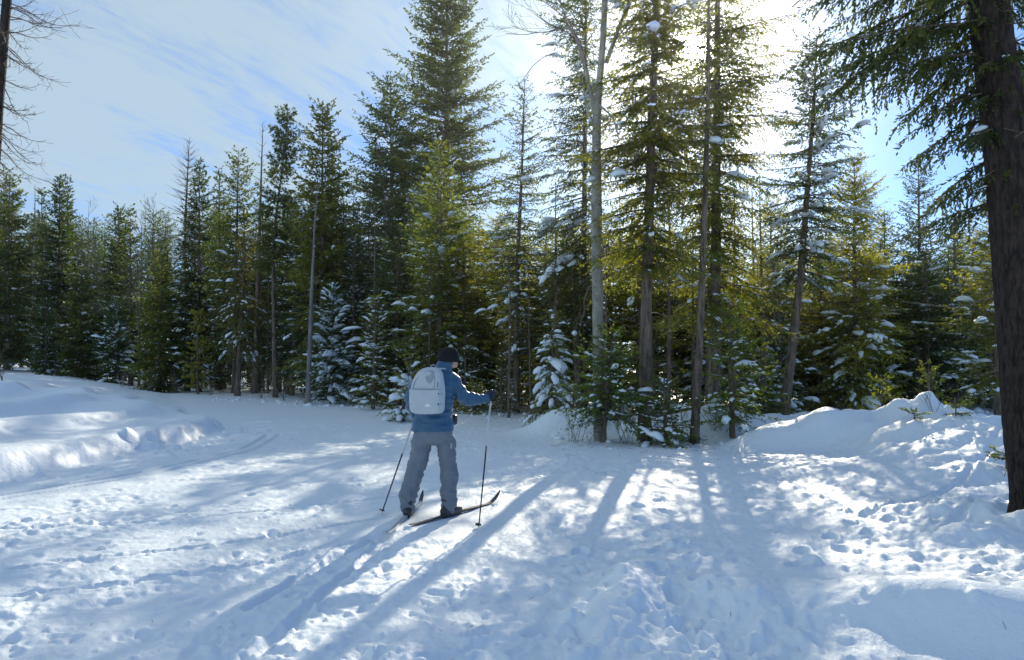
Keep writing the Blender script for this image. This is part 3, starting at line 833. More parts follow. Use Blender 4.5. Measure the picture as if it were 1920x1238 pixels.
H_(124, 1338, 19, 1348, -330, 88, 'bushy conifer with brown trunk behind the slim leaning pine, under the sun', 'doug', 'fir_tree', 'fir', tint=OLIVE, nb=440, snow=.12, cb=.16, gap=0, sp=.11, el=(.07, .018), es=.042, trpx=24, hang=.7, e_bot=-.25, e_top=.3, irr=.65, dead=50, hole=.16, sky_gaps=[(1302, 92, 33)])
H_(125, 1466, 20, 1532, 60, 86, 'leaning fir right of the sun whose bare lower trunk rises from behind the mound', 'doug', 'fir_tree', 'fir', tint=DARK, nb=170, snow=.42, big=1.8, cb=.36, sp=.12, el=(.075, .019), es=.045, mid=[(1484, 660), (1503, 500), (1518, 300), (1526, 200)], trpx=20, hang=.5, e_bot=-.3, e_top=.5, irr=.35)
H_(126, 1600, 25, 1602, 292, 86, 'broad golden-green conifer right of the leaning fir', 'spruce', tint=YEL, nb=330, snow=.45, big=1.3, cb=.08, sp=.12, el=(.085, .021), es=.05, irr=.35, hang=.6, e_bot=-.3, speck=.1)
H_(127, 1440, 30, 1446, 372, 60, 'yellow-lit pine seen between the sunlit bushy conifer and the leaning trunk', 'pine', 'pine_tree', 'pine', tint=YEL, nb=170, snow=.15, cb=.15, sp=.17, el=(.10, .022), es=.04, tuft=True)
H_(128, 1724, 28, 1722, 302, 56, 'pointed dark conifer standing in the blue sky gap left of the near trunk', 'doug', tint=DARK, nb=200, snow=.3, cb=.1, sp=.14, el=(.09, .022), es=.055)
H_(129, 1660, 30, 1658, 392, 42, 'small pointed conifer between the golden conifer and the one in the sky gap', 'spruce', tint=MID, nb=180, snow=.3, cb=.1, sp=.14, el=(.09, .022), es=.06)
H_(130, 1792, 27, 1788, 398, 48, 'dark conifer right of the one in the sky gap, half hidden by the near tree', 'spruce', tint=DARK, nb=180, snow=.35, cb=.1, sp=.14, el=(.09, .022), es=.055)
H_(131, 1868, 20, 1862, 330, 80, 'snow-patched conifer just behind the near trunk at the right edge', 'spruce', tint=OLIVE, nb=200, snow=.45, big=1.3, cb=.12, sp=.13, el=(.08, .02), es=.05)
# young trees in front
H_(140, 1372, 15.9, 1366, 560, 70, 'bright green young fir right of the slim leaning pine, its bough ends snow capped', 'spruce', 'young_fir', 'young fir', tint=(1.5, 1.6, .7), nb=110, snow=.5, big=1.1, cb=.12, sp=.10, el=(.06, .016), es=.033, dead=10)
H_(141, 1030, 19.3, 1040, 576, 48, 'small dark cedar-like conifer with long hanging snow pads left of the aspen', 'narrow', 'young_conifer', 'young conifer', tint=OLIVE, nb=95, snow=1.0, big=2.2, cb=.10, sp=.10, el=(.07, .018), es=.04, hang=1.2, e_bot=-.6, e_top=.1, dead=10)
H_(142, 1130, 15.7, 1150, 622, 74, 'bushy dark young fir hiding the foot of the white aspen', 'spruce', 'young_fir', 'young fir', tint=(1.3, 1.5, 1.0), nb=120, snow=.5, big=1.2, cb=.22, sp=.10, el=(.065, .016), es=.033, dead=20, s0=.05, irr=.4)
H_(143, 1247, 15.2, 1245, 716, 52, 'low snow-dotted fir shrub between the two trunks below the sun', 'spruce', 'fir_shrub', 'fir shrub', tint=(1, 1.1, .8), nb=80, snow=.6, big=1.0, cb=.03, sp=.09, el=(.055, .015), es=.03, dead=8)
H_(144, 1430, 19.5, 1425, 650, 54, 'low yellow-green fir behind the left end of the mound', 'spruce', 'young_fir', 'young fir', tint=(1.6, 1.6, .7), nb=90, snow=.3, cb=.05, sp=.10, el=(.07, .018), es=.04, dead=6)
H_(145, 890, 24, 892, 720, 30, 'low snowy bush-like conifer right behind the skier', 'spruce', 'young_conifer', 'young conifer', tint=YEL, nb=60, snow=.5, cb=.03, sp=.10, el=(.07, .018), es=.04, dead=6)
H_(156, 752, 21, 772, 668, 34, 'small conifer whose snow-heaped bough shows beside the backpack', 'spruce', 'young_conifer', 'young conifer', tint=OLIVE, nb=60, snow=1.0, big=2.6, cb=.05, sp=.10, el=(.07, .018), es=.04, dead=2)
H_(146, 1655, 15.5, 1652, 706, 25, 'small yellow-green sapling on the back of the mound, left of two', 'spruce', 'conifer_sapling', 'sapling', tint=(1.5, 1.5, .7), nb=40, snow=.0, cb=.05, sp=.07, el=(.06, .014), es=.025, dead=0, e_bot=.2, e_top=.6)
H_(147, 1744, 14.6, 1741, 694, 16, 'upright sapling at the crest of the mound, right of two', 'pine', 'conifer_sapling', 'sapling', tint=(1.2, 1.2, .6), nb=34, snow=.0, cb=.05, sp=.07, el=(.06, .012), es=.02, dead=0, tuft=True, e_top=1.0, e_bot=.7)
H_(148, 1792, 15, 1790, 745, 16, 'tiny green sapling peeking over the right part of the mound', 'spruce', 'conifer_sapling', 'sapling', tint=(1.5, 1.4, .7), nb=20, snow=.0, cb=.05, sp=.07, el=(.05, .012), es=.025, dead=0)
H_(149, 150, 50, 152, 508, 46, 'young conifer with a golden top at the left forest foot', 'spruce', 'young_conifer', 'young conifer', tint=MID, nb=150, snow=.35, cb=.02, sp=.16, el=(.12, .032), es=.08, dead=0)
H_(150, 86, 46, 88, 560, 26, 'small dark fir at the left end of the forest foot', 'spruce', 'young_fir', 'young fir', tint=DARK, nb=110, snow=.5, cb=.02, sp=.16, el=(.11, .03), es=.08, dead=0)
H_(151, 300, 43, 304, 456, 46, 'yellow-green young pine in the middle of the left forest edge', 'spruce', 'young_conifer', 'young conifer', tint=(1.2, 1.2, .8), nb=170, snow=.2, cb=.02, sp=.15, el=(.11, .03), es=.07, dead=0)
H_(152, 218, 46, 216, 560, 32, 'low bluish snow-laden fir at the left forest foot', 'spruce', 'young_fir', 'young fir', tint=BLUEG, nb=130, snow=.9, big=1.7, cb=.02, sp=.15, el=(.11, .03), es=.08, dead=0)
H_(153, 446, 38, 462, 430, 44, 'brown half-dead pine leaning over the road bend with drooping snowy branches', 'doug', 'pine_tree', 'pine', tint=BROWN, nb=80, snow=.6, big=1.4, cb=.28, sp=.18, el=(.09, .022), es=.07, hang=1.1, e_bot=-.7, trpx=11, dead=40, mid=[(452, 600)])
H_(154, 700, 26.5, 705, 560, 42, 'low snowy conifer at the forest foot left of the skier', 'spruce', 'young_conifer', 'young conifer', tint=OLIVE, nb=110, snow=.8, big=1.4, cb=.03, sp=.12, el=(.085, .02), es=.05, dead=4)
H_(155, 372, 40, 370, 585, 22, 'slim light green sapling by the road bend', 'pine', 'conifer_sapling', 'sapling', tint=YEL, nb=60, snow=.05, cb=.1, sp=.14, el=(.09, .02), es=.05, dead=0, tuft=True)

# --- shared prototypes for the rest of the forest
def proto(seed, **kw):
    gt, gf, gs = conifer_geo(seed, **kw)
    return [gt.mesh('trunk'), gf.mesh('crown', False) if gf.n else None, gs.mesh('snow') if gs.n else None]
PROTOS = [
    ('spruce_tree', 'spruce', 12.0, proto(201, H=12, Rc=2.2, kind='spruce', nb=230, sp=.15, el=(.13, .038), es=.085, snow=.35, big=1.3, cb=.10, gap=.2)),
    ('spruce_tree', 'spruce', 12.0, proto(202, H=12, Rc=1.9, kind='spruce', nb=190, sp=.15, el=(.13, .038), es=.085, snow=.6, big=1.5, cb=.05, hang=.5)),
    ('fir_tree', 'fir', 12.0, proto(203, H=12, Rc=1.35, kind='narrow', nb=240, sp=.14, el=(.12, .03), es=.075, snow=.6, big=1.4, cb=.05)),
    ('fir_tree', 'fir', 12.0, proto(204, H=12, Rc=2.3, kind='doug', nb=170, sp=.16, el=(.13, .038), es=.085, snow=.25, cb=.12, irr=.4)),
    ('pine_tree', 'pine', 12.0, proto(205, H=12, Rc=1.9, kind='pine', nb=160, sp=.2, el=(.13, .026), es=.04, snow=.1, cb=.35, tuft=True, dead=40)),
    ('fir_tree', 'fir', 12.0, proto(206, H=12, Rc=2.1, kind='doug', nb=160, sp=.15, el=(.13, .038), es=.085, snow=.45, big=1.5, cb=.2, irr=.4, hang=.8, dead=40, e_bot=-.4)),
]
YOUNG = [
    ('young_fir', 'young fir', 3.2, proto(211, H=3.2, Rc=.95, kind='spruce', nb=80, sp=.11, el=(.08, .022), es=.05, snow=.8, big=1.6, cb=.03, dead=0)),
    ('young_conifer', 'young conifer', 3.2, proto(212, H=3.2, Rc=.8, kind='spruce', nb=80, sp=.11, el=(.08, .022), es=.05, snow=.35, cb=.05, dead=4, irr=.4)),
    ('young_conifer', 'young conifer', 3.2, proto(213, H=3.2, Rc=.7, kind='doug', nb=60, sp=.12, el=(.08, .022), es=.05, snow=.6, big=1.5, cb=.08, dead=10, irr=.5, hang=.8)),
]
PB = proto(221, H=9, Rc=.8, kind='narrow', nb=30, snow=.1, cb=.45, bare=True, dead=60, tr=.07)
used_pos = []
def region(px):
    if px < 330: return 'left'
    if px < 720: return 'middle left'
    if px < 1420: return 'middle'
    return 'right'
LM = [(18, 'the broad conifer at the far left edge'), (118, 'the twin dark spires'), (160, 'the bare brown tree right of the spires'), (235, 'the low-skyline fir'), (303, 'the yellow-green young pine'),
      (355, 'the brushy-topped larch'), (411, 'the needle-thin spire'), (447, 'the airy conifer'), (485, 'the bare-topped larch'), (525, 'the tufted curved pine'), (590, 'the grey snag'),
      (624, 'the snow-loaded young fir'), (700, 'the low snowy conifer left of the skier'), (737, 'the dark fir left of the tallest fir'), (838, 'the tallest fir'), (892, 'the skier hat'), (976, 'the slender snow-patched fir'),
      (1040, 'the snow-padded cedar-like conifer'), (1095, 'the thin-trunked fir left of the aspen'), (1120, 'the aspen'), (1160, 'the bushy fir at the aspen foot'), (1220, 'the thick straight trunk'), (1312, 'the slim leaning pine'),
      (1346, 'the brown-trunked bushy conifer'), (1428, 'the yellow-lit pine'), (1490, 'the leaning bare lower trunk'), (1590, 'the golden-green conifer'), (1658, 'the small pointed conifer'),
      (1722, 'the conifer in the sky gap'), (1790, 'the dark conifer right of the sky gap'), (1850, 'the near trunk, left side')]
def near_lm(px):
    l = min(LM, key=lambda a: abs(a[0] - px)); d = px - l[0]
    return ('behind ' if abs(d) < 9 else 'just right of ' if 0 < d < 26 else 'just left of ' if -26 < d < 0 else 'right of ' if d > 0 else 'left of ') + l[1]
PH = {0: 'broad spruce', 1: 'drooping snowy spruce', 2: 'narrow fir', 3: 'ragged open fir', 4: 'tufted pine', 5: 'shaggy bare-footed fir'}
FOREST = []
GL = {'left': 'dark conifer in the far forest mass above the left snowbank',
      'middle left': 'conifer packed in the forest between the road bend and the skier',
      'middle': 'backlit conifer in the forest behind the aspen and the skier',
      'right': 'conifer in the dense forest behind the mound on the right'}
GG = {'left': 'far conifers above the left snowbank', 'middle left': 'forest conifers between road bend and skier',
      'middle': 'backlit forest conifers behind the aspen', 'right': 'forest conifers behind the right mound'}
SKX = [-100, 0, 60, 140, 200, 260, 330, 400, 470, 560, 640, 700, 820, 900, 1000, 1100, 1180, 1350, 1450, 1560, 1650, 1700, 1760, 1900, 2100]
SKY_ = [350, 360, 395, 400, 400, 392, 385, 375, 380, 365, 350, 350, 330, 400, 420, 430, 420, 430, 450, 430, 450, 470, 440, 430, 420]
def forest():
    rng = np.random.default_rng(31)
    n = 0; tries = 0
    while n < 195 and tries < 6000:
        tries += 1
        px = rng.uniform(-60, 1990) if n % 3 else rng.uniform(-60, 740); f = rng.random() ** 1.3
        # distance of the front edge in this column
        Y = 20.0
        for _ in range(6): Y = front_Y((px - 960) / FPX * Y)
        back = n > 150; Y = Y + ((14 + f * 18) if back else (1.2 + f * 12))
        x = (px - 960) / FPX * Y
        if any((x - a) ** 2 + (Y - b) ** 2 < (1.25 if Y < 40 else 1.8) ** 2 for a, b in used_pos): continue
        used_pos.append((x, Y))
        sk = np.interp(px, SKX, SKY_) + (70 if back else 0) + rng.uniform(-8, 120) * (1 if rng.random() < .55 else .15)
        z0 = gz(x, Y); top = P(px, sk, Y); h = top.z - z0
        if h < 2.5: continue
        pk = int(rng.integers(0, len(PROTOS))); nm, cat, ph, ms = PROTOS[pk]
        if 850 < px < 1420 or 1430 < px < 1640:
            tint = [YEL, OLIVE, YEL, MID][rng.integers(0, 4)]  # columns round the sun get the glow painted in as yellower needles
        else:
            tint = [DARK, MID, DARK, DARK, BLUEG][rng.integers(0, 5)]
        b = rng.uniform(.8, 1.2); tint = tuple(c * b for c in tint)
        s = h / ph; r = region(px); w_ = rng.uniform(.85, 1.2) * max(s, .85)
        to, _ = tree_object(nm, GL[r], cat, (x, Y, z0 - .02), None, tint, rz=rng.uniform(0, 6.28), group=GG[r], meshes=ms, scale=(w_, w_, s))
        FOREST.append((to, PH[pk], px, Y, h))
        n += 1
    # young growth along the forest foot
    n = 0; tries = 0
    while n < 62 and tries < 3000:
        tries += 1
        px = rng.uniform(-40, 1940)
        Y = 20.0
        for _ in range(6): Y = front_Y((px - 960) / FPX * Y)
        Y = Y + rng.uniform(0.2, 7)
        x = (px - 960) / FPX * Y
        if any((x - a) ** 2 + (Y - b) ** 2 < .8 for a, b in used_pos): continue
        used_pos.append((x, Y))
        yk = int(rng.integers(0, 3)); nm, cat, ph, ms = YOUNG[yk]
        s = rng.uniform(.5, 1.35); r = region(px)
        tint = ([DARK, MID, BLUEG, OLIVE, DARK] if px < 720 or px > 1640 else [DARK, MID, BLUEG, OLIVE, YEL])[rng.integers(0, 5)]
        tree_object(nm, ('taller' if s > .95 else 'low') + ' ' + ['snow-laden young fir', 'green young conifer', 'ragged young conifer'][yk] + ' ' + near_lm(px), cat,
                    (x, Y, gz(x, Y) - .02), None, tint, rz=rng.uniform(0, 6.28), group='young trees ' + r, meshes=ms, scale=s)
        n += 1
    # thin bare poles among them
    n = 0
    while n < 34:
        px = rng.uniform(380, 1900)
        Y = 20.0
        for _ in range(6): Y = front_Y((px - 960) / FPX * Y)
        Y = Y + rng.uniform(-.6, 6)
        x = (px - 960) / FPX * Y
        if any((x - a) ** 2 + (Y - b) ** 2 < .5 for a, b in used_pos): continue
        used_pos.append((x, Y)); r = region(px)
        tree_object('bare_pole_tree', 'thin bare pole ' + near_lm(px), 'dead tree',
                    (x, Y, gz(x, Y) - .02), None, rz=rng.uniform(0, 6.28), group='bare poles ' + r, meshes=PB, bark=M_BARK, scale=rng.uniform(.5, 1.0))
        n += 1
forest()
def finer_labels():
    by = {}
    for to, ph, px, Y, h in FOREST:
        by.setdefault(ph + ' ' + near_lm(px), []).append((to, Y, h))
    for lb, L in by.items():
        if len(L) == 1:
            L[0][0]['label'] = 'forest ' + lb; continue
        L.sort(key=lambda a: a[1])
        if len(L) == 2:
            L[0][0]['label'] = 'nearer: ' + lb; L[1][0]['label'] = 'farther: ' + lb; continue
        L[0][0]['label'] = 'nearest ' + lb; L[-1][0]['label'] = 'farthest ' + lb
        for to, _, _ in L[1:-1]: to['label'] = 'middle one: ' + lb
finer_labels()

# ------------------------------------------------------------------ bare broadleaf trees, shrubs
def grow(rng, P0, D0, L0, r0, depth, out, spread=.5, upb=.15, nch=(2, 4), wob=.12, seg=4):
    p = np.array(P0, float); d = unit(np.array(D0, float)); r = r0
    for i in range(seg):
        d = unit(d + rng.normal(0, wob, 3) + np.array([0, 0, upb * .3]))
        q = p + d * L0 / seg; r2 = r * .86
        out.append((p, q, r, r2))
        if depth > 0 and i > 0:
            for _ in range(rng.integers(nch[0] - 1, nch[1])):
                a = unit(np.cross(d, rng.normal(0, 1, 3)))
                nd = unit(d * math.cos(spread) + a * math.sin(spread) * rng.uniform(.7, 1.3) + np.array([0, 0, upb * .4]))
                grow(rng, p + (q - p) * rng.random(), nd, L0 * rng.uniform(.4, .65), r2 * .5, depth - 1, out, spread, upb, nch, wob, max(2, seg - 1))
        p = q; r = r2
def out_mesh(out, name, n=4, rmin=.0015):
    g = Geo()
    a = np.array([o[0] for o in out]); b = np.array([o[1] for o in out])
    segs(g, a, b, np.maximum([o[2] for o in out], rmin), np.maximum([o[3] for o in out], rmin), n)
    return g.mesh(name)

# white aspen
def aspen():
    Y = 16.0; b = P(1124, 680, Y); z0 = gz(b.x, Y)
    t = thing('aspen_tree', 'tall bare aspen with pale smooth forked trunk left of the sun', 'aspen', (b.x, Y, z0))
    def L(px, py, dy=0.0):
        q = P(px, py, Y + dy); return (q.x - b.x, q.y - Y, q.z - z0)
    rng = np.random.default_rng(51)
    def smooth_path(pts, n):
        pts = np.array(pts); s = np.linspace(0, len(pts) - 1, n)
        v = np.stack([np.interp(s, range(len(pts)), pts[:, k]) for k in range(3)], -1)
        for _ in range(2): v[1:-1] = (v[:-2] + 2 * v[1:-1] + v[2:]) / 4
        return v
    g = Geo()
    m = smooth_path([(0, 0, -.3), L(1124, 780), L(1122, 640), L(1119, 480), L(1118, 330), L(1119, 210), L(1130, 90), L(1136, -40), L(1140, -200), L(1136, -420)], 40)
    pxw = np.interp(np.linspace(0, 1, 40), [0, .15, .4, .55, .62, .8, 1], [24, 22, 20, 16, 13, 10, 3])
    tube(g, m, pxw / FPX * Y / 2, 14, .015, rng)
    obj('trunk', g.mesh('trunk'), M_ASPEN, t)
    out = []
    for pts, w0, w1 in (([L(1117, 215), L(1106, 165), L(1094, 110), L(1078, 60), L(1062, 48), L(1030, 60)], 11, 4),
                        ([L(1137, 118), L(1150, 80), L(1166, 38), L(1178, 10), L(1190, -40)], 9, 4),
                        ([L(1119, 240), L(1100, 205), L(1092, 150)], 4, 2),
                        ([L(1122, 195, -.4), L(1150, 220, -.8), L(1160, 260, -1)], 4, 2),
                        ([L(1138, -120), L(1110, -200), L(1080, -260)], 7, 3), ([L(1138, -60), L(1170, -150), L(1190, -260)], 7, 3)):
        g = Geo(); v = smooth_path(pts, 14); r = np.linspace(w0, w1, 14) / FPX * Y / 2
        tube(g, v, r, 8, .02, rng); obj('limb', g.mesh('limb'), M_ASPEN, t)
        for i in range(3, 14):
            if rng.random() < .45:
                d = v[i] - v[i - 1]
                grow(rng, v[i], unit(d) + np.array([rng.normal(-.35, .6), rng.normal(0, .5), rng.normal(.1, .4)]), rng.uniform(.5, 1.3), r[i] * .45, 2, out, .6, .1, (1, 3), .2)
    for (x, y, dx, dz) in ((1062, 52, -1, .1), (1030, 60, -1, .12), (1030, 60, -1, -.12), (1078, 62, -.7, .8), (1040, 100, -1, -.25), (1118, 300, .6, -.5), (1116, 420, -.7, -.4), (1118, 520, -.5, -.6), (1120, 560, .5, -.6), (1118, 460, .6, -.4)):
        grow(rng, L(x, y), (dx, rng.normal(0, .3), dz), rng.uniform(.9, 1.5), .012, 3, out, .5, .08, (1, 3), .18)
    obj('twigs', out_mesh(out, 'twigs', 3, .003), M_TWIG, t)
aspen()

def bare_tree(seed, bx, Y, ty, label, name='bare_deciduous_tree', spread=.45, r0=.09, mat=None, depth=3, loc=None):
    rng = np.random.default_rng(seed)
    b = P(bx, 680, Y); z0 = gz(b.x, Y); H = P(bx, ty, Y).z - z0
    out = []; p = np.array([0, 0, -.2])
    t = thing(name, label, 'bare tree', (b.x, Y, z0))
    g = Geo(); zz = np.linspace(0, 1, 9); pts = np.stack([np.cumsum(rng.normal(0, .03, 9)), np.cumsum(rng.normal(0, .03, 9)), zz * H * .97 - .2], -1)
    tube(g, pts, r0 * (1 - zz * .93), 6); obj('trunk', g.mesh('trunk'), mat or M_TWIG, t)
    for i in range(34):
        f = rng.uniform(.35, .97); q = np.array([np.interp(f, zz, pts[:, k]) for k in range(3)])
        a = rng.uniform(0, 6.28)
        grow(rng, q, (math.cos(a) * .8, math.sin(a) * .8, 1.0), H * .22 * (1.15 - f) * rng.uniform(.7, 1.2) + .3, r0 * (1 - f) * .5 + .006, 2, out, spread, .25, (1, 3), .12)
    obj('branches', out_mesh(out, 'branches', 3, .006), mat or M_TWIG, t)
bare_tree(61, 160, 58, 368, 'bare brown deciduous tree between the twin spires and the low-skyline fir')
bare_tree(62, 290, 55, 362, 'bare deciduous tree with rounded twiggy top above the mid-left forest')
bare_tree(63, 305, 57, 395, 'smaller bare tree just right of the rounded twiggy one')
bare_tree(64, 262, 48, 400, 'brownish bare larch among the left conifers', 'larch_tree')
bare_tree(65, 1640, 42, 395, 'wispy bare tree behind the golden conifer in the right skyline gap')

# larch on the left edge, its trunk just inside and outside the frame
def left_larch():
    Y = 12.0; b = P(-62, 680, Y); z0 = gz(b.x, Y); rng = np.random.default_rng(71)
    t = thing('larch_tree', 'bare larch at the left edge with long curving twigs hanging into the sky', 'larch', (b.x, Y, z0))
    top = P(20, -300, Y); H = top.z - z0
    zz = np.linspace(-.3, H, 24); pts = np.stack([np.interp(zz, [0, 3, H], [0, .25, top.x - b.x + .15]), np.zeros(24), zz], -1)
    g = Geo(); tube(g, pts, .13 * (1 - zz / H * .8) + .01, 10, .04, rng)
    obj('trunk', g.mesh('trunk'), M_BARKN, t)
    out = []; 
    gf = Geo()
    for py, ln, dr in ((-40, .9, .1), (5, 1.0, 0), (35, .95, -.05), (75, .8, -.3), (110, .6, -.1), (150, .7, -.3), (190, .6, -.2), (225, .7, -.35), (250, .8, -.45), (270, .8, -.35), (300, .6, -.2), (320, .6, .15), (345, .5, -.1), (60, .8, .2), (20, .8, .3), (-90, 1, .2), (-140, 1, .1)):
        q = P(0, py, Y); z = q.z - z0; x0 = np.interp(z, zz, pts[:, 0])
        for k in range(3):
            a = rng.normal(0, .75) if k < 2 else rng.uniform(0, 6.28)
            p = np.array([x0, 0, z + rng.normal(0, .06)]); d = unit(np.array([math.cos(a), math.sin(a) * .8, dr + rng.normal(0, .1)]))
            L = ln * rng.uniform(.7, 1.15); n = 12; r = .011
            for i in range(n):
                d = unit(d + np.array([0, 0, (-.10 if i < 5 else .13)]) + rng.normal(0, .06, 3))
                q2 = p + d * L / n; out.append((p, q2, r * (1 - i / n * .75), r * (1 - (i + 1) / n * .75)))
                for s in range(2):
                    if rng.random() < .6:
                        dd = unit(d * .7 + rng.normal(0, .5, 3) + np.array([0, 0, -.15])); pp = q2.copy(); l2 = L * rng.uniform(.08, .3)
                        for j in range(4):
                            dd = unit(dd + np.array([0, 0, .08]) + rng.normal(0, .1, 3)); p3 = pp + dd * l2 / 4
                            out.append((pp, p3, .0035, .0022)); pp = p3
                p = q2
    obj('branches', out_mesh(out, 'branches', 3, .0022), M_TWIG, t)
left_larch()

# near tree at the right edge
def near_tree():
    Y = 8.0
    bx = P(1952, 680, Y).x; z0 = gz(bx, Y); rng = np.random.default_rng(81)
    t = thing('douglas_fir', 'big dark near conifer on the right edge with leaning furrowed trunk', 'fir', (bx, Y, z0))
    def L(px, py): 
        q = P(px, py, Y); return (q.x - bx, 0, q.z - z0)
    cl = [(0, 0, -.3), (0, 0, 0), L(1938, 800), L(1922, 620), L(1908, 450), L(1890, 300), L(1866, 120), L(1852, 0), L(1846, -160), L(1850, -700), L(1860, -1500)]
    cl = np.array(cl); s = np.linspace(0, len(cl) - 1, 90)
    v = np.stack([np.interp(s, range(len(cl)), cl[:, k]) for k in range(3)], -1)
    for _ in range(4): v[1:-1] = (v[:-2] + 2 * v[1:-1] + v[2:]) / 4
    wpx = np.interp(v[:, 2], [-.3, 0, .25, 1.5, 3.2, 4.8, 7, 13], [150, 128, 102, 92, 84, 70, 60, 6])
    # furrowed plates modelled in the surface
    n = 72; th = np.arange(n) / n * 2 * np.pi
    vf = []
    ss_ = np.linspace(0, len(v) - 1, 300)
    vv = np.stack([np.interp(ss_, range(len(v)), v[:, k]) for k in range(3)], -1)
    ww = np.interp(ss_, range(len(v)), wpx) / FPX * Y / 2
    TT, ZZ = np.meshgrid(th, vv[:, 2])
    c6 = np.cos(TT) * 3.2; s6 = np.sin(TT) * 3.2
    nz = np.abs(pn(c6 * 2.2 + s6 * 1.1 + ZZ * .8, s6 * 2.2 - c6 * .4 + ZZ * 1.3)) + .5 * np.abs(pn(c6 * 5 + 9, s6 * 5 + ZZ * 4.0))
    rr = ww[:, None] * (1 + .16 * (np.clip(nz, 0, .5) - .2) + .05 * pn(c6 * .5, ZZ * .8))
    V = vv[:, None, :] + rr[..., None] * np.stack([np.cos(TT), np.sin(TT), np.zeros_like(TT)], -1)
    m = len(vv); i = np.arange(m - 1)[:, None] * n; j = np.arange(n)[None, :]; j2 = (j + 1) % n
    q = np.stack([i + j, i + j2, i + n + j2, i + n + j], -1).reshape(-1, 4)
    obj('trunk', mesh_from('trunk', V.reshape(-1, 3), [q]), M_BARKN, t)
    H = float(v[-1, 2])
    path = [(float(a[2]), float(a[0]), 0.0) for a in v[::4]]; path.sort()
    gt, gf, gs = conifer_geo(82, H, 2.35, cb=.225, kind='doug', Lz=[(0, .6), (3.1, .80), (4.6, .95), (5.0, 1.5), (5.4, 2.0), (6.5, 2.1), (12, 1.2), (14, .3)], front=.85, nb=240, path=path, tr=.02, el=(.052, .011), sp=.052, es=.017, gap=.05,
                             snow=.10, big=1.0, irr=.2, hang=1.15, dead=26, e_top=.5, e_bot=-.02, speck=.01, s0=.12, curl=.35, hole=.05, side=(math.pi * 1.0, .12))
    o = obj('limbs', gt.mesh('limbs'), M_BARK, t)
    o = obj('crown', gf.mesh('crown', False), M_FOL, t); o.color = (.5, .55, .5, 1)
    obj('snow_load', gs.mesh('snow'), M_PAD, t)['kind'] = 'stuff'
near_tree()

def shrub(seed, px, Y, hpx, label, n=7, cat='shrub', name='bare_shrub', mat=None, lean=.35, group=None, r=.006):
    rng = np.random.default_rng(seed)
    b = P(px, 680, Y); z0 = gz(b.x, Y); h = hpx / FPX * Y
    out = []
    for i in range(n):
        grow(rng, rng.normal(0, .08, 3) * np.array([1, 1, 0]) + np.array([0, 0, -.03]), (rng.normal(0, lean), rng.normal(0, lean), 1), h * rng.uniform(.6, 1.05), r, 2, out, .45, .2, (1, 3), .12)
    o = obj(name, out_mesh(out, 'shrub', 3, .0025), mat or M_TWIG, None, (b.x, Y, z0))
    tag(o, label, cat, group)
SHR = [(1080, 15.7, 110, 'bare twiggy shrub at the left foot of the bushy fir by the aspen'), (1170, 15.5, 90, 'bare stems between the aspen foot and the thick straight trunk'),
       (1275, 15.9, 80, 'bare shrub right of the low fir shrub below the sun'), (1345, 16.2, 60, 'small bare shrub at the foot of the bright green young fir'),
       (230, 43, 34, 'brown bare shrub at the left forest foot beside the low bluish fir'), (282, 42, 42, 'reddish bare shrub above the sunny road patch'),
       (330, 41, 38, 'bare shrub right of the yellow-green young pine foot'), (400, 39, 36, 'bare shrub just left of the brown half-dead pine'),
       (492, 35, 70, 'tall bare stems right of the brown half-dead pine'), (535, 33, 60, 'bare stems halfway between brown pine and grey snag'), (655, 29, 50, 'bare shrub right of the heavily snow-loaded fir'),
       (935, 23, 40, 'bare shrub behind the right ski pole'), (1000, 20, 46, 'bare shrub left of the cedar-like conifer'), (4, 27, 50, 'leafless shrub poking over the bank crest at the left edge'),
       (1755, 13.4, 46, 'leafless twig sticking out of the mound crest'), (1882, 10.2, 60, 'thin sprig standing in the snow by the near trunk')]
for i, (px, Y, h, lb) in enumerate(SHR):
    shrub(300 + i, px, Y, h, lb, n=(3 if px > 1700 else 8), r=.009 if Y > 25 else .006)
def sprig(seed, px, Y, hpx, wpx, label, tint=(1.2, 1.2, .7)):
    hero(seed, px, Y, px + 2, 680, wpx, label, 'spruce', 'conifer_sprig', 'sprig', tint=tint, nb=14, snow=0, cb=.2, sp=.05, el=(.04, .01), es=.02, dead=0, e_top=.3, e_bot=0) if False else None
    b = P(px, 680, Y); z0 = gz(b.x, Y); h = hpx / FPX * Y
    g = conifer_geo(seed, h, wpx / FPX * Y, kind='spruce', nb=16, snow=0, cb=.15, sp=.05, el=(.045, .012), es=.016, dead=0, e_top=.3, e_bot=-.1, tr=.006)
    tree_object('conifer_sprig', label, 'sprig', (b.x, Y, z0 - .01), g, tint)
sprig(401, 1882, 10.4, 28, 14, 'green needle sprig in the snow left of the near trunk')
sprig(402, 1790, 13.0, 20, 12, 'dark needle sprig half buried right of the mound crest')
sprig(403, 1712, 13.2, 14, 10, 'flat needle sprig lying just left of the mound crest')

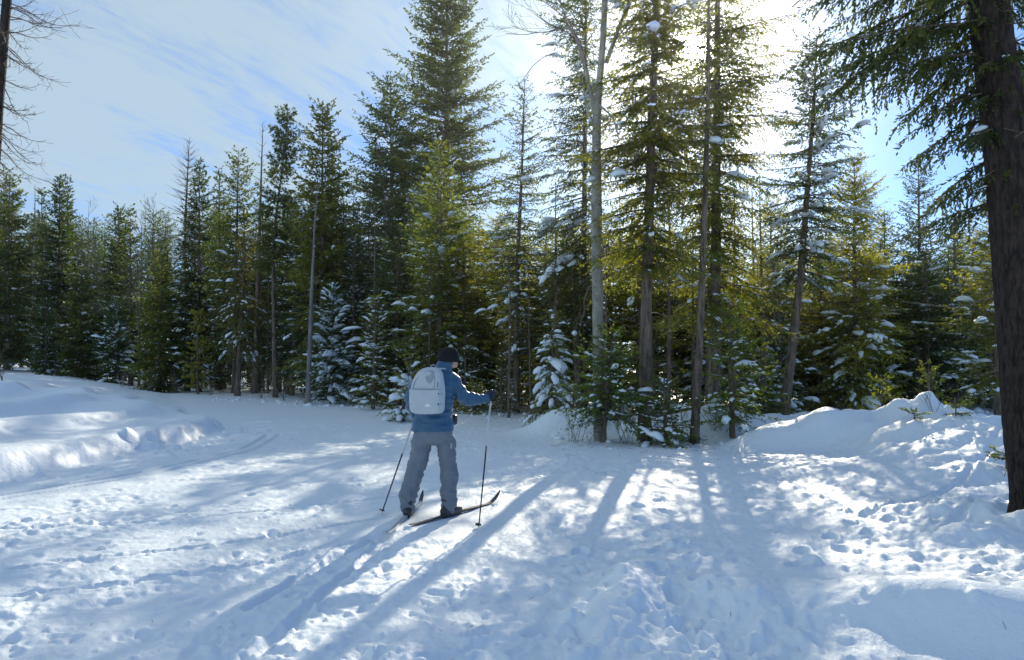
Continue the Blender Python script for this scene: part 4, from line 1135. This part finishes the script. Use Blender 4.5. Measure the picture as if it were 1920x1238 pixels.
# ------------------------------------------------------------------ skier
M_JACKET = plain_mat('blue_jacket_cloth', (0.028, 0.105, 0.20), 0.5, bump=(40, .35, .006), var=.18, sheen=.15)
M_TROUS = plain_mat('grey_trouser_cloth', (0.17, 0.20, 0.235), 0.75, bump=(30, .4, .006), var=.12)
M_HAT = plain_mat('black_knit', (0.010, 0.010, 0.013), 0.95, bump=(120, .6, .004))
M_GLOVE = plain_mat('dark_glove_cloth', (0.014, 0.022, 0.045), 0.7)
M_SKIN = plain_mat('skin', (0.60, 0.33, 0.24), 0.5, var=.06)
M_HAIR = plain_mat('grey_hair', (0.14, 0.12, 0.10), 0.8)
M_BOOT = plain_mat('dark_boot', (0.035, 0.038, 0.045), 0.5)
M_PACK = plain_mat('pale_grey_pack_cloth', (0.50, 0.54, 0.57), 0.65, bump=(90, .3, .003), var=.06)
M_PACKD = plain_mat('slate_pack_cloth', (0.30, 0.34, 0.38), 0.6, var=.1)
M_PIPE = plain_mat('grey_piping', (0.24, 0.27, 0.30), 0.6)
M_WHITE = plain_mat('white_print', (0.85, 0.86, 0.86), 0.5, var=.02)
M_SILV = plain_mat('pale_pole_paint', (0.62, 0.64, 0.66), 0.35, var=.05)
M_BLACK = plain_mat('black_plastic', (0.015, 0.015, 0.017), 0.4)
M_SKI1 = plain_mat('white_ski_top', (0.42, 0.44, 0.46), 0.65, var=.3)
M_SKI2 = plain_mat('dark_ski_top', (0.05, 0.055, 0.065), 0.7, var=.4)

SKY0 = 8.28
root_x = P(806, 680, SKY0).x
SG = gz(root_x, SKY0)
ROOT = Vector((root_x, SKY0, 0.0))
def J(px, py, dy=0.0):
    q = P(px, py, SKY0 + dy) - ROOT
    return np.array((q.x, q.y, q.z))

def ellip(c, r, yaw=0.0, n=20, m=12):
    u = np.linspace(0, np.pi, m + 1)[1:-1]; v = np.arange(n) / n * 2 * np.pi
    U, V = np.meshgrid(u, v, indexing='ij')
    p = np.stack([np.sin(U) * np.cos(V) * r[0], np.sin(U) * np.sin(V) * r[1], np.cos(U) * r[2]], -1).reshape(-1, 3)
    p = np.concatenate([p, [[0, 0, r[2]], [0, 0, -r[2]]]])
    c_, s_ = math.cos(yaw), math.sin(yaw)
    p = np.stack([p[:, 0] * c_ - p[:, 1] * s_, p[:, 0] * s_ + p[:, 1] * c_, p[:, 2]], -1) + np.asarray(c)
    k = m - 1; i = np.arange(k - 1)[:, None] * n; j = np.arange(n)[None, :]; j2 = (j + 1) % n
    q = np.stack([i + j, i + n + j, i + n + j2, i + j2], -1).reshape(-1, 4)
    jj = np.arange(n); t = np.concatenate([np.stack([np.full(n, k * n), jj, (jj + 1) % n], -1), np.stack([np.full(n, k * n + 1), (k - 1) * n + (jj + 1) % n, (k - 1) * n + jj], -1)])
    return p, q, t

def rings(g, rr, n=32, pw=2.0, yaw=0.0):
    """closed loft of horizontal (super)ellipses: (centre, rx, ry)"""
    th = np.arange(n) / n * 2 * np.pi
    c_, s_ = math.cos(yaw), math.sin(yaw)
    V = []
    for c, rx, ry in rr:
        x = np.sign(np.cos(th)) * np.abs(np.cos(th)) ** (2 / pw) * rx; y = np.sign(np.sin(th)) * np.abs(np.sin(th)) ** (2 / pw) * ry
        V.append(np.stack([c[0] + x * c_ - y * s_, c[1] + x * s_ + y * c_, np.full(n, c[2])], -1))
    m = len(V); V = np.concatenate(V + [np.array([rr[0][0]]), np.array([rr[-1][0]])])
    i = np.arange(m - 1)[:, None] * n; j = np.arange(n)[None, :]; j2 = (j + 1) % n
    q = np.stack([i + j, i + j2, i + n + j2, i + n + j], -1).reshape(-1, 4)
    jj = np.arange(n); t = np.concatenate([np.stack([(jj + 1) % n, jj, np.full(n, m * n)], -1), np.stack([(m - 1) * n + jj, (m - 1) * n + (jj + 1) % n, np.full(n, m * n + 1)], -1)])
    g.add(V, q, t)

def path_tube(g, pts, rads, n=14, k=24):
    pts = np.array(pts, float); s = np.linspace(0, len(pts) - 1, k)
    v = np.stack([np.interp(s, range(len(pts)), pts[:, a]) for a in range(3)], -1); r = np.interp(s, range(len(pts)), rads)
    for _ in range(3):
        v[1:-1] = (v[:-2] + 2 * v[1:-1] + v[2:]) / 4; r[1:-1] = (r[:-2] + 2 * r[1:-1] + r[2:]) / 4
    tube(g, v, r, n)
    g.add(*ellip(v[0], (r[0],) * 3, n=12, m=8)); g.add(*ellip(v[-1], (r[-1],) * 3, n=12, m=8))

def fuse(g, name, voxel=0.012, smooth=6, disp=None, mat=None, parent=None, loc=None):
    me = g.mesh('tmp'); o = bpy.data.objects.new('tmp', me); COL.objects.link(o)
    md = o.modifiers.new('r', 'REMESH'); md.mode = 'VOXEL'; md.voxel_size = voxel
    sm = o.modifiers.new('s', 'SMOOTH'); sm.iterations = smooth; sm.factor = .5
    bpy.context.view_layer.update()
    dg = bpy.context.evaluated_depsgraph_get()
    m2 = bpy.data.meshes.new_from_object(o.evaluated_get(dg))
    bpy.data.objects.remove(o); bpy.data.meshes.remove(me)
    if disp:
        n = len(m2.vertices); co = np.zeros(n * 3); no = np.zeros(n * 3)
        m2.vertices.foreach_get('co', co); m2.vertices.foreach_get('normal', no)
        co = co.reshape(-1, 3); no = no.reshape(-1, 3)
        co = co + no * disp(co)[:, None]
        m2.vertices.foreach_set('co', co.ravel().astype(np.float32)); m2.update()
    m2.polygons.foreach_set('use_smooth', np.ones(len(m2.polygons), dtype=bool))
    m2.name = name
    return obj(name, m2, mat, parent, loc)

def skier():
    t = thing('person', 'skier seen from behind in blue jacket, grey trousers and black knit hat', 'person', ROOT)
    yaw = -0.25
    # ---- body: one continuous mesh under the clothes
    g = Geo()
    rings(g, [(J(812, 812), .15, .11), (J(812, 790), .16, .11), (J(814, 750), .15, .10), (J(819, 718), .17, .10), (J(822, 703), .14, .08), (J(829, 694, .02), .06, .06)], 24, 2, yaw)
    path_tube(g, [J(829, 698, .0), J(836, 686, .03), J(841, 678, .05)], [.065, .056, .056])
    HC = J(843, 671, .06)
    fa = np.array([math.sin(R(48)), math.cos(R(48)), 0])            # where the face looks
    fs = np.array([math.cos(R(48)), -math.sin(R(48)), 0])
    hy = -R(48)
    g.add(*ellip(HC, (.074, .094, .112), hy))
    g.add(*ellip(HC + fa * .045 + np.array([0, 0, -.055]), (.052, .055, .058), hy))      # jaw
    g.add(*ellip(HC + fa * .100 + np.array([0, 0, -.022]), (.013, .022, .026), hy))      # nose
    g.add(*ellip(HC + fa * .092 + np.array([0, 0, -.060]), (.024, .012, .007), hy))      # lips
    g.add(*ellip(HC + fa * .088 + np.array([0, 0, -.092]), (.022, .016, .016), hy))      # chin
    for sgn in (-1, 1):
        g.add(*ellip(HC + fs * .075 * sgn - fa * .002 + np.array([0, 0, -.022]), (.012, .022, .034), hy))   # ears
        g.add(*ellip(HC + fa * .082 + fs * .030 * sgn + np.array([0, 0, .004]), (.018, .010, .008), hy))     # brows and lids
    sh_r = J(847, 709); el_r = J(868, 748, .06); wr_r = J(911, 749, .13)
    sh_l = J(793, 710); el_l = J(770, 744, .0); wr_l = J(780, 776, .20)
    path_tube(g, [sh_r, el_r, wr_r, wr_r + (wr_r - el_r) * .18], [.052, .042, .030, .028])
    path_tube(g, [sh_l, el_l, wr_l, wr_l + np.array([0, .05, -.01])], [.052, .042, .030, .028])
    lf = J(766, 950, -.03); rf = J(841, 950, -.03)
    path_tube(g, [J(795, 818), J(786, 855, .02), J(779, 880, .03), J(768, 915), lf, lf + np.array([0.01, 0.1, -.03])], [.09, .08, .058, .055, .04, .035])
    path_tube(g, [J(834, 818), J(839, 850, .02), J(841, 880, .02), J(842, 915), rf, rf + np.array([0.06, 0.09, -.03])], [.09, .08, .058, .055, .04, .035])
    fuse(g, 'body', .013, 2, None, M_SKIN, t)
    # ---- jacket
    g = Geo()
    rings(g, [(J(812.5, 807), .212, .155), (J(812.5, 803), .222, .165), (J(812, 790), .215, .160), (J(813, 770), .198, .145), (J(815, 745), .196, .138), (J(818, 722), .200, .135),
              (J(820, 710), .190, .125), (J(822, 702), .160, .110), (J(827, 695, .015), .100, .090), (J(831, 689, .025), .078, .080), (J(834, 681, .035), .074, .078), (J(835, 678, .04), .066, .070)], 40, 2.2, yaw)
    path_tube(g, [J(836, 708), J(850, 715), J(860, 733, .02), J(869, 747, .06), J(890, 749, .10), J(909, 748, .13)], [.070, .079, .073, .068, .060, .050], 18, 40)
    path_tube(g, [J(803, 708), J(791, 715), J(778, 730), J(771, 745, .0), J(774, 762, .10), J(779, 774, .18)], [.070, .079, .073, .068, .058, .048], 18, 40)
    def jd(c):
        out = np.zeros(len(c))
        for i, p in enumerate(c):
            v = Vector(p)
            # quilt seams run round the torso and across the sleeves
            arm = p[0] > .29
            q = (p[0] + .35 * p[2]) if arm else p[2]
            out[i] = .0085 * abs(math.sin(q * (62 if arm else 48))) + .024 * mnoise.noise(Vector((p[0] * 7, p[1] * 7, p[2] * 16))) + .006 * mnoise.noise(v * 34)
            if abs(p[2] - .93) < .03: out[i] -= .006 * (1 - abs(p[2] - .93) / .03)
        return out
    jk = fuse(g, 'jacket', .009, 5, jd, M_JACKET, t)
    g = Geo(); a = J(909, 748, .13); d = unit(wr_r - el_r)
    tube(g, [a - d * .012, a + d * .022], [.046, .043], 16); obj('cuff', g.mesh('cuff'), M_GLOVE, jk)
    # ---- trousers
    g = Geo()
    rings(g, [(J(812.5, 832), .13, .10), (J(812.5, 826), .195, .135), (J(812, 815), .218, .150), (J(812, 800), .205, .150), (J(812, 794), .19, .14)], 36, 2.2, yaw)
    path_tube(g, [J(792, 820), J(789, 838, .01), J(785, 860, .02), J(778.5, 882, .03), J(771, 908, 0), J(765, 932, -.02), J(763, 950, -.03)], [.104, .106, .096, .088, .083, .081, .076], 20, 50)
    path_tube(g, [J(834, 820), J(837, 838, .01), J(840, 860, .02), J(841, 882, .02), J(842, 908, 0), J(841, 932, -.02), J(841, 949, -.03)], [.104, .104, .092, .084, .080, .079, .076], 20, 50)
    def td_(c):
        out = np.zeros(len(c))
        for i, p in enumerate(c):
            lo = max(0, min(1, (0.75 - p[2]) / .5))
            out[i] = .017 * mnoise.noise(Vector((p[0] * 9 + p[2] * 5, p[1] * 8, p[2] * 11))) + (.006 + .010 * lo) * (1 - 2 * abs(mnoise.noise(Vector((p[0] * 8 - p[2] * 3, p[1] * 8, p[2] * 21))))) + .003 * mnoise.noise(Vector(p) * 45) + .010 * mnoise.noise(Vector((p[0] * 22, p[1] * 22, p[2] * 5)))
        return out
    tr = fuse(g, 'trousers', .009, 4, td_, M_TROUS, t)
    # light zip tab on the back pocket, pocket flap
    g = Geo(); a = J(845.6, 836, -.085)
    tube(g, [a + np.array([0, 0, -.028]), a + np.array([0.002, 0, .026])], [.004, .004], 6); obj('zip_tab', g.mesh('zip_tab'), M_WHITE, tr)
    # ---- hat
    g = Geo()
    hc = J(841.5, 668, .05)
    rr = []
    for z, r in ((-.062, .098), (-.058, .108), (-.040, .112), (-.018, .112), (-.012, .106), (.01, .106), (.045, .098), (.072, .080), (.090, .052), (.098, .02)):
        rr.append((hc + np.array([.0 + .10 * max(0, -z) * .3, -.02 * (z < 0), z]), r * .93, r * 1.04))
    rings(g, rr, 40, 2.0, hy)
    ht = fuse(g, 'hat', .006, 2, lambda c: .0022 * np.sin(np.arctan2(c[:, 1] - hc[1], c[:, 0] - hc[0]) * 46), M_HAT, t)
    g = Geo()
    g.add(*ellip(HC - fa * .035 + np.array([0, 0, -.045]), (.080, .070, .05), hy)); obj('hair', g.mesh('hair'), M_HAIR, t)
    # ---- boots
    for fp, dv, yw in ((lf, unit(np.array([.073, 1, 0])), 0), (rf, unit(np.array([.53, .85, 0])), 0)):
        g = Geo(); f0 = np.array([fp[0], fp[1], SG + .055])
        heel = f0 - dv * .07 + np.array([0, 0, .012])
        path_tube(g, [heel, f0 + dv * .05 + np.array([0, 0, .008]), f0 + dv * .16, f0 + dv * .20], [.050, .050, .045, .032], 14, 20)
        path_tube(g, [f0 - dv * .02, f0 - dv * .03 + np.array([0, 0, .13])], [.052, .052], 14, 8)
        b = fuse(g, 'boot', .008, 3, None, M_BOOT, t)
        g = Geo(); tube(g, [f0 - dv * .11 + np.array([0, 0, -.036]), f0 + dv * .20 + np.array([0, 0, -.036])], [.034, .03], 8)
        obj('sole', g.mesh('sole'), M_BLACK, b)
    # ---- gloves with five fingers closed on the pole grips
    def glove(wr, hand, ax, palm_dir):
        """ax: pole axis (up), palm_dir: from the hand's back to the pole"""
        g = Geo(); ax = unit(ax); pd = unit(palm_dir - ax * np.dot(palm_dir, ax)); sd = np.cross(ax, pd)
        pc = hand - pd * .040
        path_tube(g, [wr, pc - pd * .005, hand - pd * .022], [.036, .038, .030], 12, 10)
        for k in range(4):
            o = (k - 1.5) * .023; fl = (1.0, 1.08, 1.03, .86)[k]
            pts = []
            for a in np.linspace(-2.4, 1.5 * fl, 9):
                rr = .030
                pts.append(hand + ax * (o + .004) + pd * math.cos(a) * rr + sd * math.sin(a) * rr)
            path_tube(g, pts, [.0135] * 8 + [.011], 10, 14)
        pts = [hand + ax * .045 + pd * math.cos(a) * .030 - sd * math.sin(a) * .034 for a in np.linspace(-2.6, .9, 7)]
        path_tube(g, pts, [.016, .016, .015, .015, .014, .013, .012], 10, 12)
        return fuse(g, 'glove', .0055, 1, None, M_GLOVE, t)
    tipR = Vector(P(897, 985, 7.68)); tipR.z = gz(tipR.x, tipR.y) - .02
    gripR = P(921, 741, 8.28 + .15)
    axR = np.array(gripR - tipR)
    hR = np.array(gripR - ROOT)
    glove(J(911, 749, .13), hR, axR, np.array([1, .1, 0]))
    tipL = Vector(P(714, 959, 8.36)); tipL.z = gz(tipL.x, tipL.y) - .02
    gripL = P(781, 774, 8.28 + .24)
    axL = np.array(gripL - tipL)
    glove(J(779, 774, .17), np.array(gripL - ROOT), axL, np.array([-.2, 1, 0]))
    # ---- dark pouch at the right hip
    g = Geo(); c = J(852, 787, .03)
    rings(g, [(c + np.array([0, 0, z]), .028 * k, .045 * k) for z, k in ((-.055, .5), (-.05, .9), (0, 1), (.04, .95), (.052, .6))], 16, 3, yaw)
    obj('waist_pouch', g.mesh('waist_pouch'), M_BLACK, t)
    return tipR, gripR, tipL, gripL
tipR, gripR, tipL, gripL = skier()

def backpack():
    t = thing('backpack', 'pale grey backpack with rounded top and white triangular emblem on the back of the skier', 'backpack', ROOT)
    yaw = -0.25
    g = Geo()
    prof = [(776.5, 801, .085, .05), (775, 801, .145, .075), (771, 801, .170, .088), (764, 801, .180, .094), (745, 801, .183, .094), (729, 801.5, .181, .090), (715, 803, .166, .084),
            (704, 805, .146, .077), (697, 807, .122, .066), (692, 808.5, .092, .052), (689, 809.5, .052, .034)]
    rings(g, [(J(x, y, -.215), a, b) for y, x, a, b in prof], 48, 3.4, yaw)
    bag = fuse(g, 'main_bag', .008, 5, lambda c: np.array([.006 * mnoise.noise(Vector(p) * 9) + .0025 * mnoise.noise(Vector(p) * 26) for p in c]), M_PACK, t)
    # shallow front pocket below
    g = Geo()
    prof2 = [(775, 801, .115, .03), (770, 801, .158, .042), (760, 801, .168, .048), (742, 801, .170, .046), (731, 801.3, .169, .040), (729.3, 801.4, .166, .030)]
    bk = np.array([math.sin(yaw), -math.cos(yaw), 0]); rt = np.array([math.cos(yaw), math.sin(yaw), 0])
    rings(g, [(J(x, y, -.215) + bk * .062, a, b) for y, x, a, b in prof2], 40, 3.6, yaw)
    pk = fuse(g, 'front_pocket', .007, 3, lambda c: np.array([.005 * mnoise.noise(Vector(p) * 11) for p in c]), M_PACK, t)
    def on_pack(u, py, out):       # a point on the back face: u metres to the right of the pack's middle
        x = np.interp(py, [p[0] for p in prof[::-1]], [p[1] for p in prof[::-1]])
        hw = np.interp(py, [p[0] for p in prof[::-1]], [p[2] for p in prof[::-1]]); dp = np.interp(py, [p[0] for p in prof[::-1]], [p[3] for p in prof[::-1]])
        k = (1 - min(.98, abs(u) / hw) ** 3.4) ** (1 / 3.4)
        return J(x, py, -.215) + rt * u + bk * (dp * k + out)
    def seam(pts, r, mat, name, parent):
        g = Geo(); path_tube(g, pts, [r] * len(pts), 6, 28); return obj(name, g.mesh(name), mat, parent)
    seam([on_pack(u, 729 + abs(u) * 4, .004 if abs(u) > .12 else .014) for u in np.linspace(-.165, .165, 9)], .0035, M_PIPE, 'piping', t)
    seam([on_pack(.108, y, .014 if y > 731 else .002) for y in (729, 745, 760, 772)], .002, M_PIPE, 'piping', t)
    seam([on_pack(u, y, .002) for u, y in ((.10, 729), (.102, 716), (.092, 706), (.06, 698), (.0, 694), (-.06, 698), (-.095, 707), (-.12, 718), (-.135, 729))], .003, M_PIPE, 'piping', t)
    # wedge at the upper right: a shadow painted on as darker cloth
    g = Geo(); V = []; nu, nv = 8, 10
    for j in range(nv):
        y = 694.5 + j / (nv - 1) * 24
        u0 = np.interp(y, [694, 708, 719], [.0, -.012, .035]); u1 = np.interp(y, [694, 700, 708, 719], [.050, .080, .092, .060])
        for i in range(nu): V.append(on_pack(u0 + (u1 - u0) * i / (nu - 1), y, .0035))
    q = [(j * nu + i, j * nu + i + 1, (j + 1) * nu + i + 1, (j + 1) * nu + i) for j in range(nv - 1) for i in range(nu - 1)]
    g.add(V, q); obj('shadow_wedge', g.mesh('shadow_wedge'), M_PACKD, t)
    # side compression straps with buckles, zip pullers
    for sg in (-1, 1):
        for y in (738, 757):
            seam([on_pack(sg * .135, y + .5, .012), on_pack(sg * .165, y, .010), on_pack(sg * .179, y - .5, .006)], .0045, M_PACKD, 'side_strap', t)
            g = Geo(); rings(g, [(on_pack(sg * .150, y, .014) + np.array([0, 0, z]), .010, .005) for z in (-.009, .009)], 8, 5, yaw); obj('buckle', g.mesh('buckle', False), M_BLACK, t)
    seam([on_pack(.135, 716.5, .006), on_pack(.138, 721, .010), on_pack(.137, 724, .010)], .003, M_BLACK, 'zip_puller', t)
    seam([on_pack(-.150, 730, .010), on_pack(-.151, 734, .014), on_pack(-.150, 737, .014)], .003, M_BLACK, 'zip_puller', t)
    # haul loop and shoulder straps
    seam([J(807, 693, -.15), J(808, 686, -.15), J(814, 684, -.14), J(818, 690, -.12)], .008, M_PACKD, 'haul_loop', t)
    for pts in ([J(816, 695, -.14), J(824, 691, -.10), J(836, 692, -.04), J(845, 698, .03), J(848, 706, .10), J(848, 725, .155), J(842, 750, .14)],
                [J(802, 696, -.14), J(800, 694, -.08), J(799, 696, .02), J(799, 706, .12), J(797, 730, .165), J(795, 752, .15)]):
        g = Geo(); pts = np.array(pts); s = np.linspace(0, len(pts) - 1, 26)
        v = np.stack([np.interp(s, range(len(pts)), pts[:, k]) for k in range(3)], -1)
        for _ in range(3): v[1:-1] = (v[:-2] + 2 * v[1:-1] + v[2:]) / 4
        V = []; 
        for i in range(26):
            w_ = rt * .024; n_ = np.array([0, 0, .008]) if i < 13 else np.array([0, .008, 0])
            V += [v[i] - w_ - n_, v[i] + w_ - n_, v[i] + w_ + n_, v[i] - w_ + n_]
        q = [(i * 4 + a, i * 4 + (a + 1) % 4, i * 4 + 4 + (a + 1) % 4, i * 4 + 4 + a) for i in range(25) for a in range(4)]
        g.add(V, q); obj('shoulder_strap', g.mesh('shoulder_strap'), M_PACK, t)
    # emblem: small white peak over a base bar
    g = Geo()
    def em(u, z): return on_pack(.045 + u, 759 - z / .00566, .0195)
    V = [em(-.030, -.012), em(-.020, .002), em(-.011, .002), em(0.001, .030), em(.008, .010), em(.014, .014), em(.031, -.012), em(.0, -.002)]
    g.add(V, None, [(0, 1, 7), (1, 2, 7), (2, 3, 7), (3, 4, 7), (4, 5, 7), (5, 6, 7), (0, 7, 6)])
    obj('emblem', g.mesh('emblem', False), M_WHITE, t)
backpack()

def pole(tip, grip, label):
    tip = Vector(tip); grip = Vector(grip); d = (grip - tip).normalized()
    t = thing('ski_pole', label, 'ski pole', tip)
    end = np.array(grip - tip); dn = np.array(d); L = np.linalg.norm(end)
    g = Geo(); tube(g, [dn * .05, dn * L * .60], [.0065, .0085], 10); obj('lower_shaft', g.mesh('lower_shaft'), M_BLACK, t)
    g = Geo(); tube(g, [dn * L * .60, dn * (L - .06)], [.0095, .0105], 10); obj('upper_shaft', g.mesh('upper_shaft'), M_SILV, t)
    g = Geo(); v = [dn * (L - .075), dn * (L - .05), dn * (L + .03), dn * (L + .055), dn * (L + .065)]; tube(g, v, [.013, .017, .016, .019, .012], 12); obj('grip', g.mesh('grip'), M_BLACK, t)
    g = Geo(); tube(g, [np.zeros(3), dn * .06], [.001, .005], 8); obj('tip', g.mesh('tip'), M_SILV, t)
    # half basket
    g = Geo(); a = np.cross(dn, [0, 1, 0]); a /= np.linalg.norm(a); b = np.cross(dn, a); c = dn * .055; V = [c]; 
    n = 16
    for i in range(n):
        th = i / n * 6.283; r = .034 if math.cos(th) < .3 else .02
        V.append(c - a * math.cos(th) * r * 1.1 + b * math.sin(th) * r + dn * .004)
    V2 = [np.array(v) + dn * .010 for v in V]; VV = V + V2; m = n + 1
    T = [(0, 1 + (i + 1) % n, 1 + i) for i in range(n)] + [(m, m + 1 + i, m + 1 + (i + 1) % n) for i in range(n)]
    Q = [(1 + i, 1 + (i + 1) % n, m + 1 + (i + 1) % n, m + 1 + i) for i in range(n)]
    g.add(VV, Q, T); obj('basket', g.mesh('basket'), M_BLACK, t)
    g = Geo(); path_tube(g, [dn * (L + .05), dn * (L + .03) + np.array([-.03, 0, -.02]), dn * L + np.array([-.05, 0, -.06]), dn * (L - .02) + np.array([-.03, .0, -.03])], [.005] * 4, 6, 20); obj('strap', g.mesh('strap'), M_BLACK, t)
pole(tipR, gripR, 'ski pole in the right hand, pale above and black below, planted in the snow')
pole(tipL, gripL, 'ski pole in the left hand, slanting out behind the left leg of the skier')

def ski(a, b, label, mat, foot):
    a = np.array(a); b = np.array(b); L = np.linalg.norm(b - a); d = (b - a) / L; n = np.array([-d[1], d[0]])
    t = thing('ski', label, 'ski', (a[0], a[1], 0))
    S = np.concatenate([np.linspace(0, L - .25, 20), np.linspace(L - .23, L, 12)])
    V = []
    for s in S:
        w_ = np.interp(s, [0, .08, L * .5, L - .25, L - .06, L], [.019, .024, .022, .025, .017, .004])
        th = np.interp(s, [0, .2, L * .5, L - .2, L], [.008, .012, .024, .012, .006])
        z = SG + .014 + .115 * max(0, (s - (L - .26)) / .26) ** 1.9 + .012 * max(0, (.12 - s) / .12)
        for k, zz in ((-1, 0), (1, 0), (1, th * .8), (.75, th), (-.75, th), (-1, th * .8)):
            V.append((d[0] * s + n[0] * w_ * k, d[1] * s + n[1] * w_ * k, z + zz))
    g = Geo(); m = len(S); q = [(i * 6 + k, i * 6 + 6 + k, i * 6 + 6 + (k + 1) % 6, i * 6 + (k + 1) % 6) for i in range(m - 1) for k in range(6)]
    q += [(0, 1, 2, 5), (5, 2, 3, 4)]
    e = (m - 1) * 6; q += [(e + 5, e + 2, e + 1, e), (e + 4, e + 3, e + 2, e + 5)]
    g.add(V, q); bd = obj('board', g.mesh('board', False), mat, t)
    # dark tip cap
    g = Geo(); V = []; S2 = np.linspace(L - .16, L + .003, 8)
    for s in S2:
        w_ = np.interp(s, [L - .25, L - .06, L], [.026, .019, .006]); z = SG + .0125 + .115 * max(0, (s - (L - .26)) / .26) ** 1.9
        for k, zz in ((-1, 0), (1, 0), (1, .013), (-1, .013)): V.append((d[0] * s + n[0] * w_ * k, d[1] * s + n[1] * w_ * k, z + zz))
    q = [(i * 4 + k, i * 4 + 4 + k, i * 4 + 4 + (k + 1) % 4, i * 4 + (k + 1) % 4) for i in range(7) for k in range(4)] + [(0, 1, 2, 3), (31, 30, 29, 28)]
    g.add(V, q); obj('tip_cap', g.mesh('tip_cap', False), M_BLACK, bd)
    f = np.array(foot) - a; g = Geo()
    c = np.array([f[0], f[1], SG + .042])
    g2 = c + np.array([d[0], d[1], 0]) * .13
    rings(g, [(g2 + np.array([0, 0, z]), .03, .05) for z in (-.012, .0, .014)], 12, 5, math.atan2(d[1], d[0]) - math.pi / 2)
    rings(g, [(c - np.array([d[0], d[1], 0]) * .07 + np.array([0, 0, z]), .026, .03) for z in (-.012, -.004)], 12, 5, math.atan2(d[1], d[0]) - math.pi / 2)
    obj('binding', g.mesh('binding', False), M_BLACK, t)
lfx = P(766, 680, SKY0 - .03).x; rfx = P(841, 680, SKY0 - .03).x
dL = np.array([.073, 1.0]) / math.hypot(.073, 1); dR = np.array([.53, .85])/ math.hypot(.53, .85)
fL = np.array([lfx, SKY0 - .03]); fR = np.array([rfx, SKY0 - .03])
ski(fL - dL * .92, fL + dL * .86, 'left ski, pale top with black tip, under the trailing left boot', M_SKI1, fL)
ski(fR - dR * .62, fR + dR * 1.0, 'right ski, dark top angled out to the right', M_SKI2, fR)


# ------------------------------------------------------------------ fallen bits round the tree feet
def litter():
    rng = np.random.default_rng(91)
    out = []; g = Geo(); P0, P1, RA = [], [], []
    for k in range(1900):
        if k < 1800:
            px = rng.uniform(380, 1900); Y = 20.0
            for _ in range(6): Y = front_Y((px - 960) / FPX * Y)
            if 1040 < px < 1420: Y = 16.2
            Y += rng.normal(0.3, 1.4); x = (px - 960) / FPX * Y
        else:
            Y = 4 + 14 * rng.random(); x = rng.uniform(-.6 * Y, .65 * Y)
        L = rng.uniform(.02, .09) * (2.2 if rng.random() < .12 and k < 1800 else 1) * (1 if k < 1800 else .5); a = rng.uniform(0, 3.14)
        x1 = x + math.cos(a) * L; y1 = Y + math.sin(a) * L
        z = terrain(np.array([x, x1]), np.array([Y, y1])) + detail(np.array([x, x1]), np.array([Y, y1])) + .004
        P0.append((x, Y, z[0])); P1.append((x1, y1, z[1] + rng.uniform(0, .02))); RA.append(rng.uniform(.0015, .004) if k < 1800 else rng.uniform(.0008, .0018))
    segs(g, P0, P1, RA, RA, 3)
    o = obj('forest_litter', g.mesh('forest_litter'), M_TWIG); o['kind'] = 'stuff'
    g = Geo(); n = 420; px = rng.uniform(400, 1900, n); Y = np.array([front_Y((p - 960) / FPX * 21) for p in px]); Y = np.where((px > 1040) & (px < 1420), 16.4, Y) + rng.normal(.4, 1.0, n)
    x = (px - 960) / FPX * Y; z = terrain(x, Y) + detail(x, Y); sz = rng.lognormal(-3.0, .5, n)
    blobs(g, np.stack([x, Y, z], -1), np.stack([sz * 1.2, sz, sz * .8], -1), rng.normal(0, 1, (n, 3)) * np.array([1, 1, .1]), ICO1, rng, .25)
    o = obj('fallen_snow_clumps', g.mesh('fallen_snow_clumps'), M_PAD); o['kind'] = 'stuff'
litter()

# ------------------------------------------------------------------ thin volume added to imitate camera bloom round the sun
def bloom_haze():
    g = Geo(); x0, x1, y0, y1, z0, z1 = -960, 960, -960, 960, -3.5, 29
    V = [(x, y, z) for z in (z0, z1) for y in (y0, y1) for x in (x0, x1)]
    g.add(V, [(0, 2, 3, 1), (4, 5, 7, 6), (0, 1, 5, 4), (2, 6, 7, 3), (0, 4, 6, 2), (1, 3, 7, 5)])
    m = bpy.data.materials.new('bloom_volume'); m.use_nodes = True; t = m.node_tree
    for n in list(t.nodes): t.nodes.remove(n)
    v = t.nodes.new('ShaderNodeVolumePrincipled'); v.inputs['Color'].default_value = (.95, .97, 1, 1)
    v.inputs['Density'].default_value = 0.0004; v.inputs['Anisotropy'].default_value = 0.93
    o = t.nodes.new('ShaderNodeOutputMaterial'); t.links.new(v.outputs[0], o.inputs['Volume'])
    h = obj('bloom_haze', g.mesh('bloom_haze', False), m); h['kind'] = 'stuff'
bloom_haze()

# ------------------------------------------------------------------ tell remaining look-alikes apart by where they stand
def settle_labels():
    by = {}
    for o in SC.objects:
        if o.parent is None and 'label' in o: by.setdefault(o['label'], []).append(o)
    for lb, L in by.items():
        if len(L) < 2: continue
        L.sort(key=lambda o: o.location.x / o.location.y)
        names = ['left one: ', 'right one: '] if len(L) == 2 else ['leftmost: '] + ['between: '] * (len(L) - 2) + ['rightmost: ']
        for o, n in zip(L, names): o['label'] = n + lb.split(': ')[-1]
settle_labels()
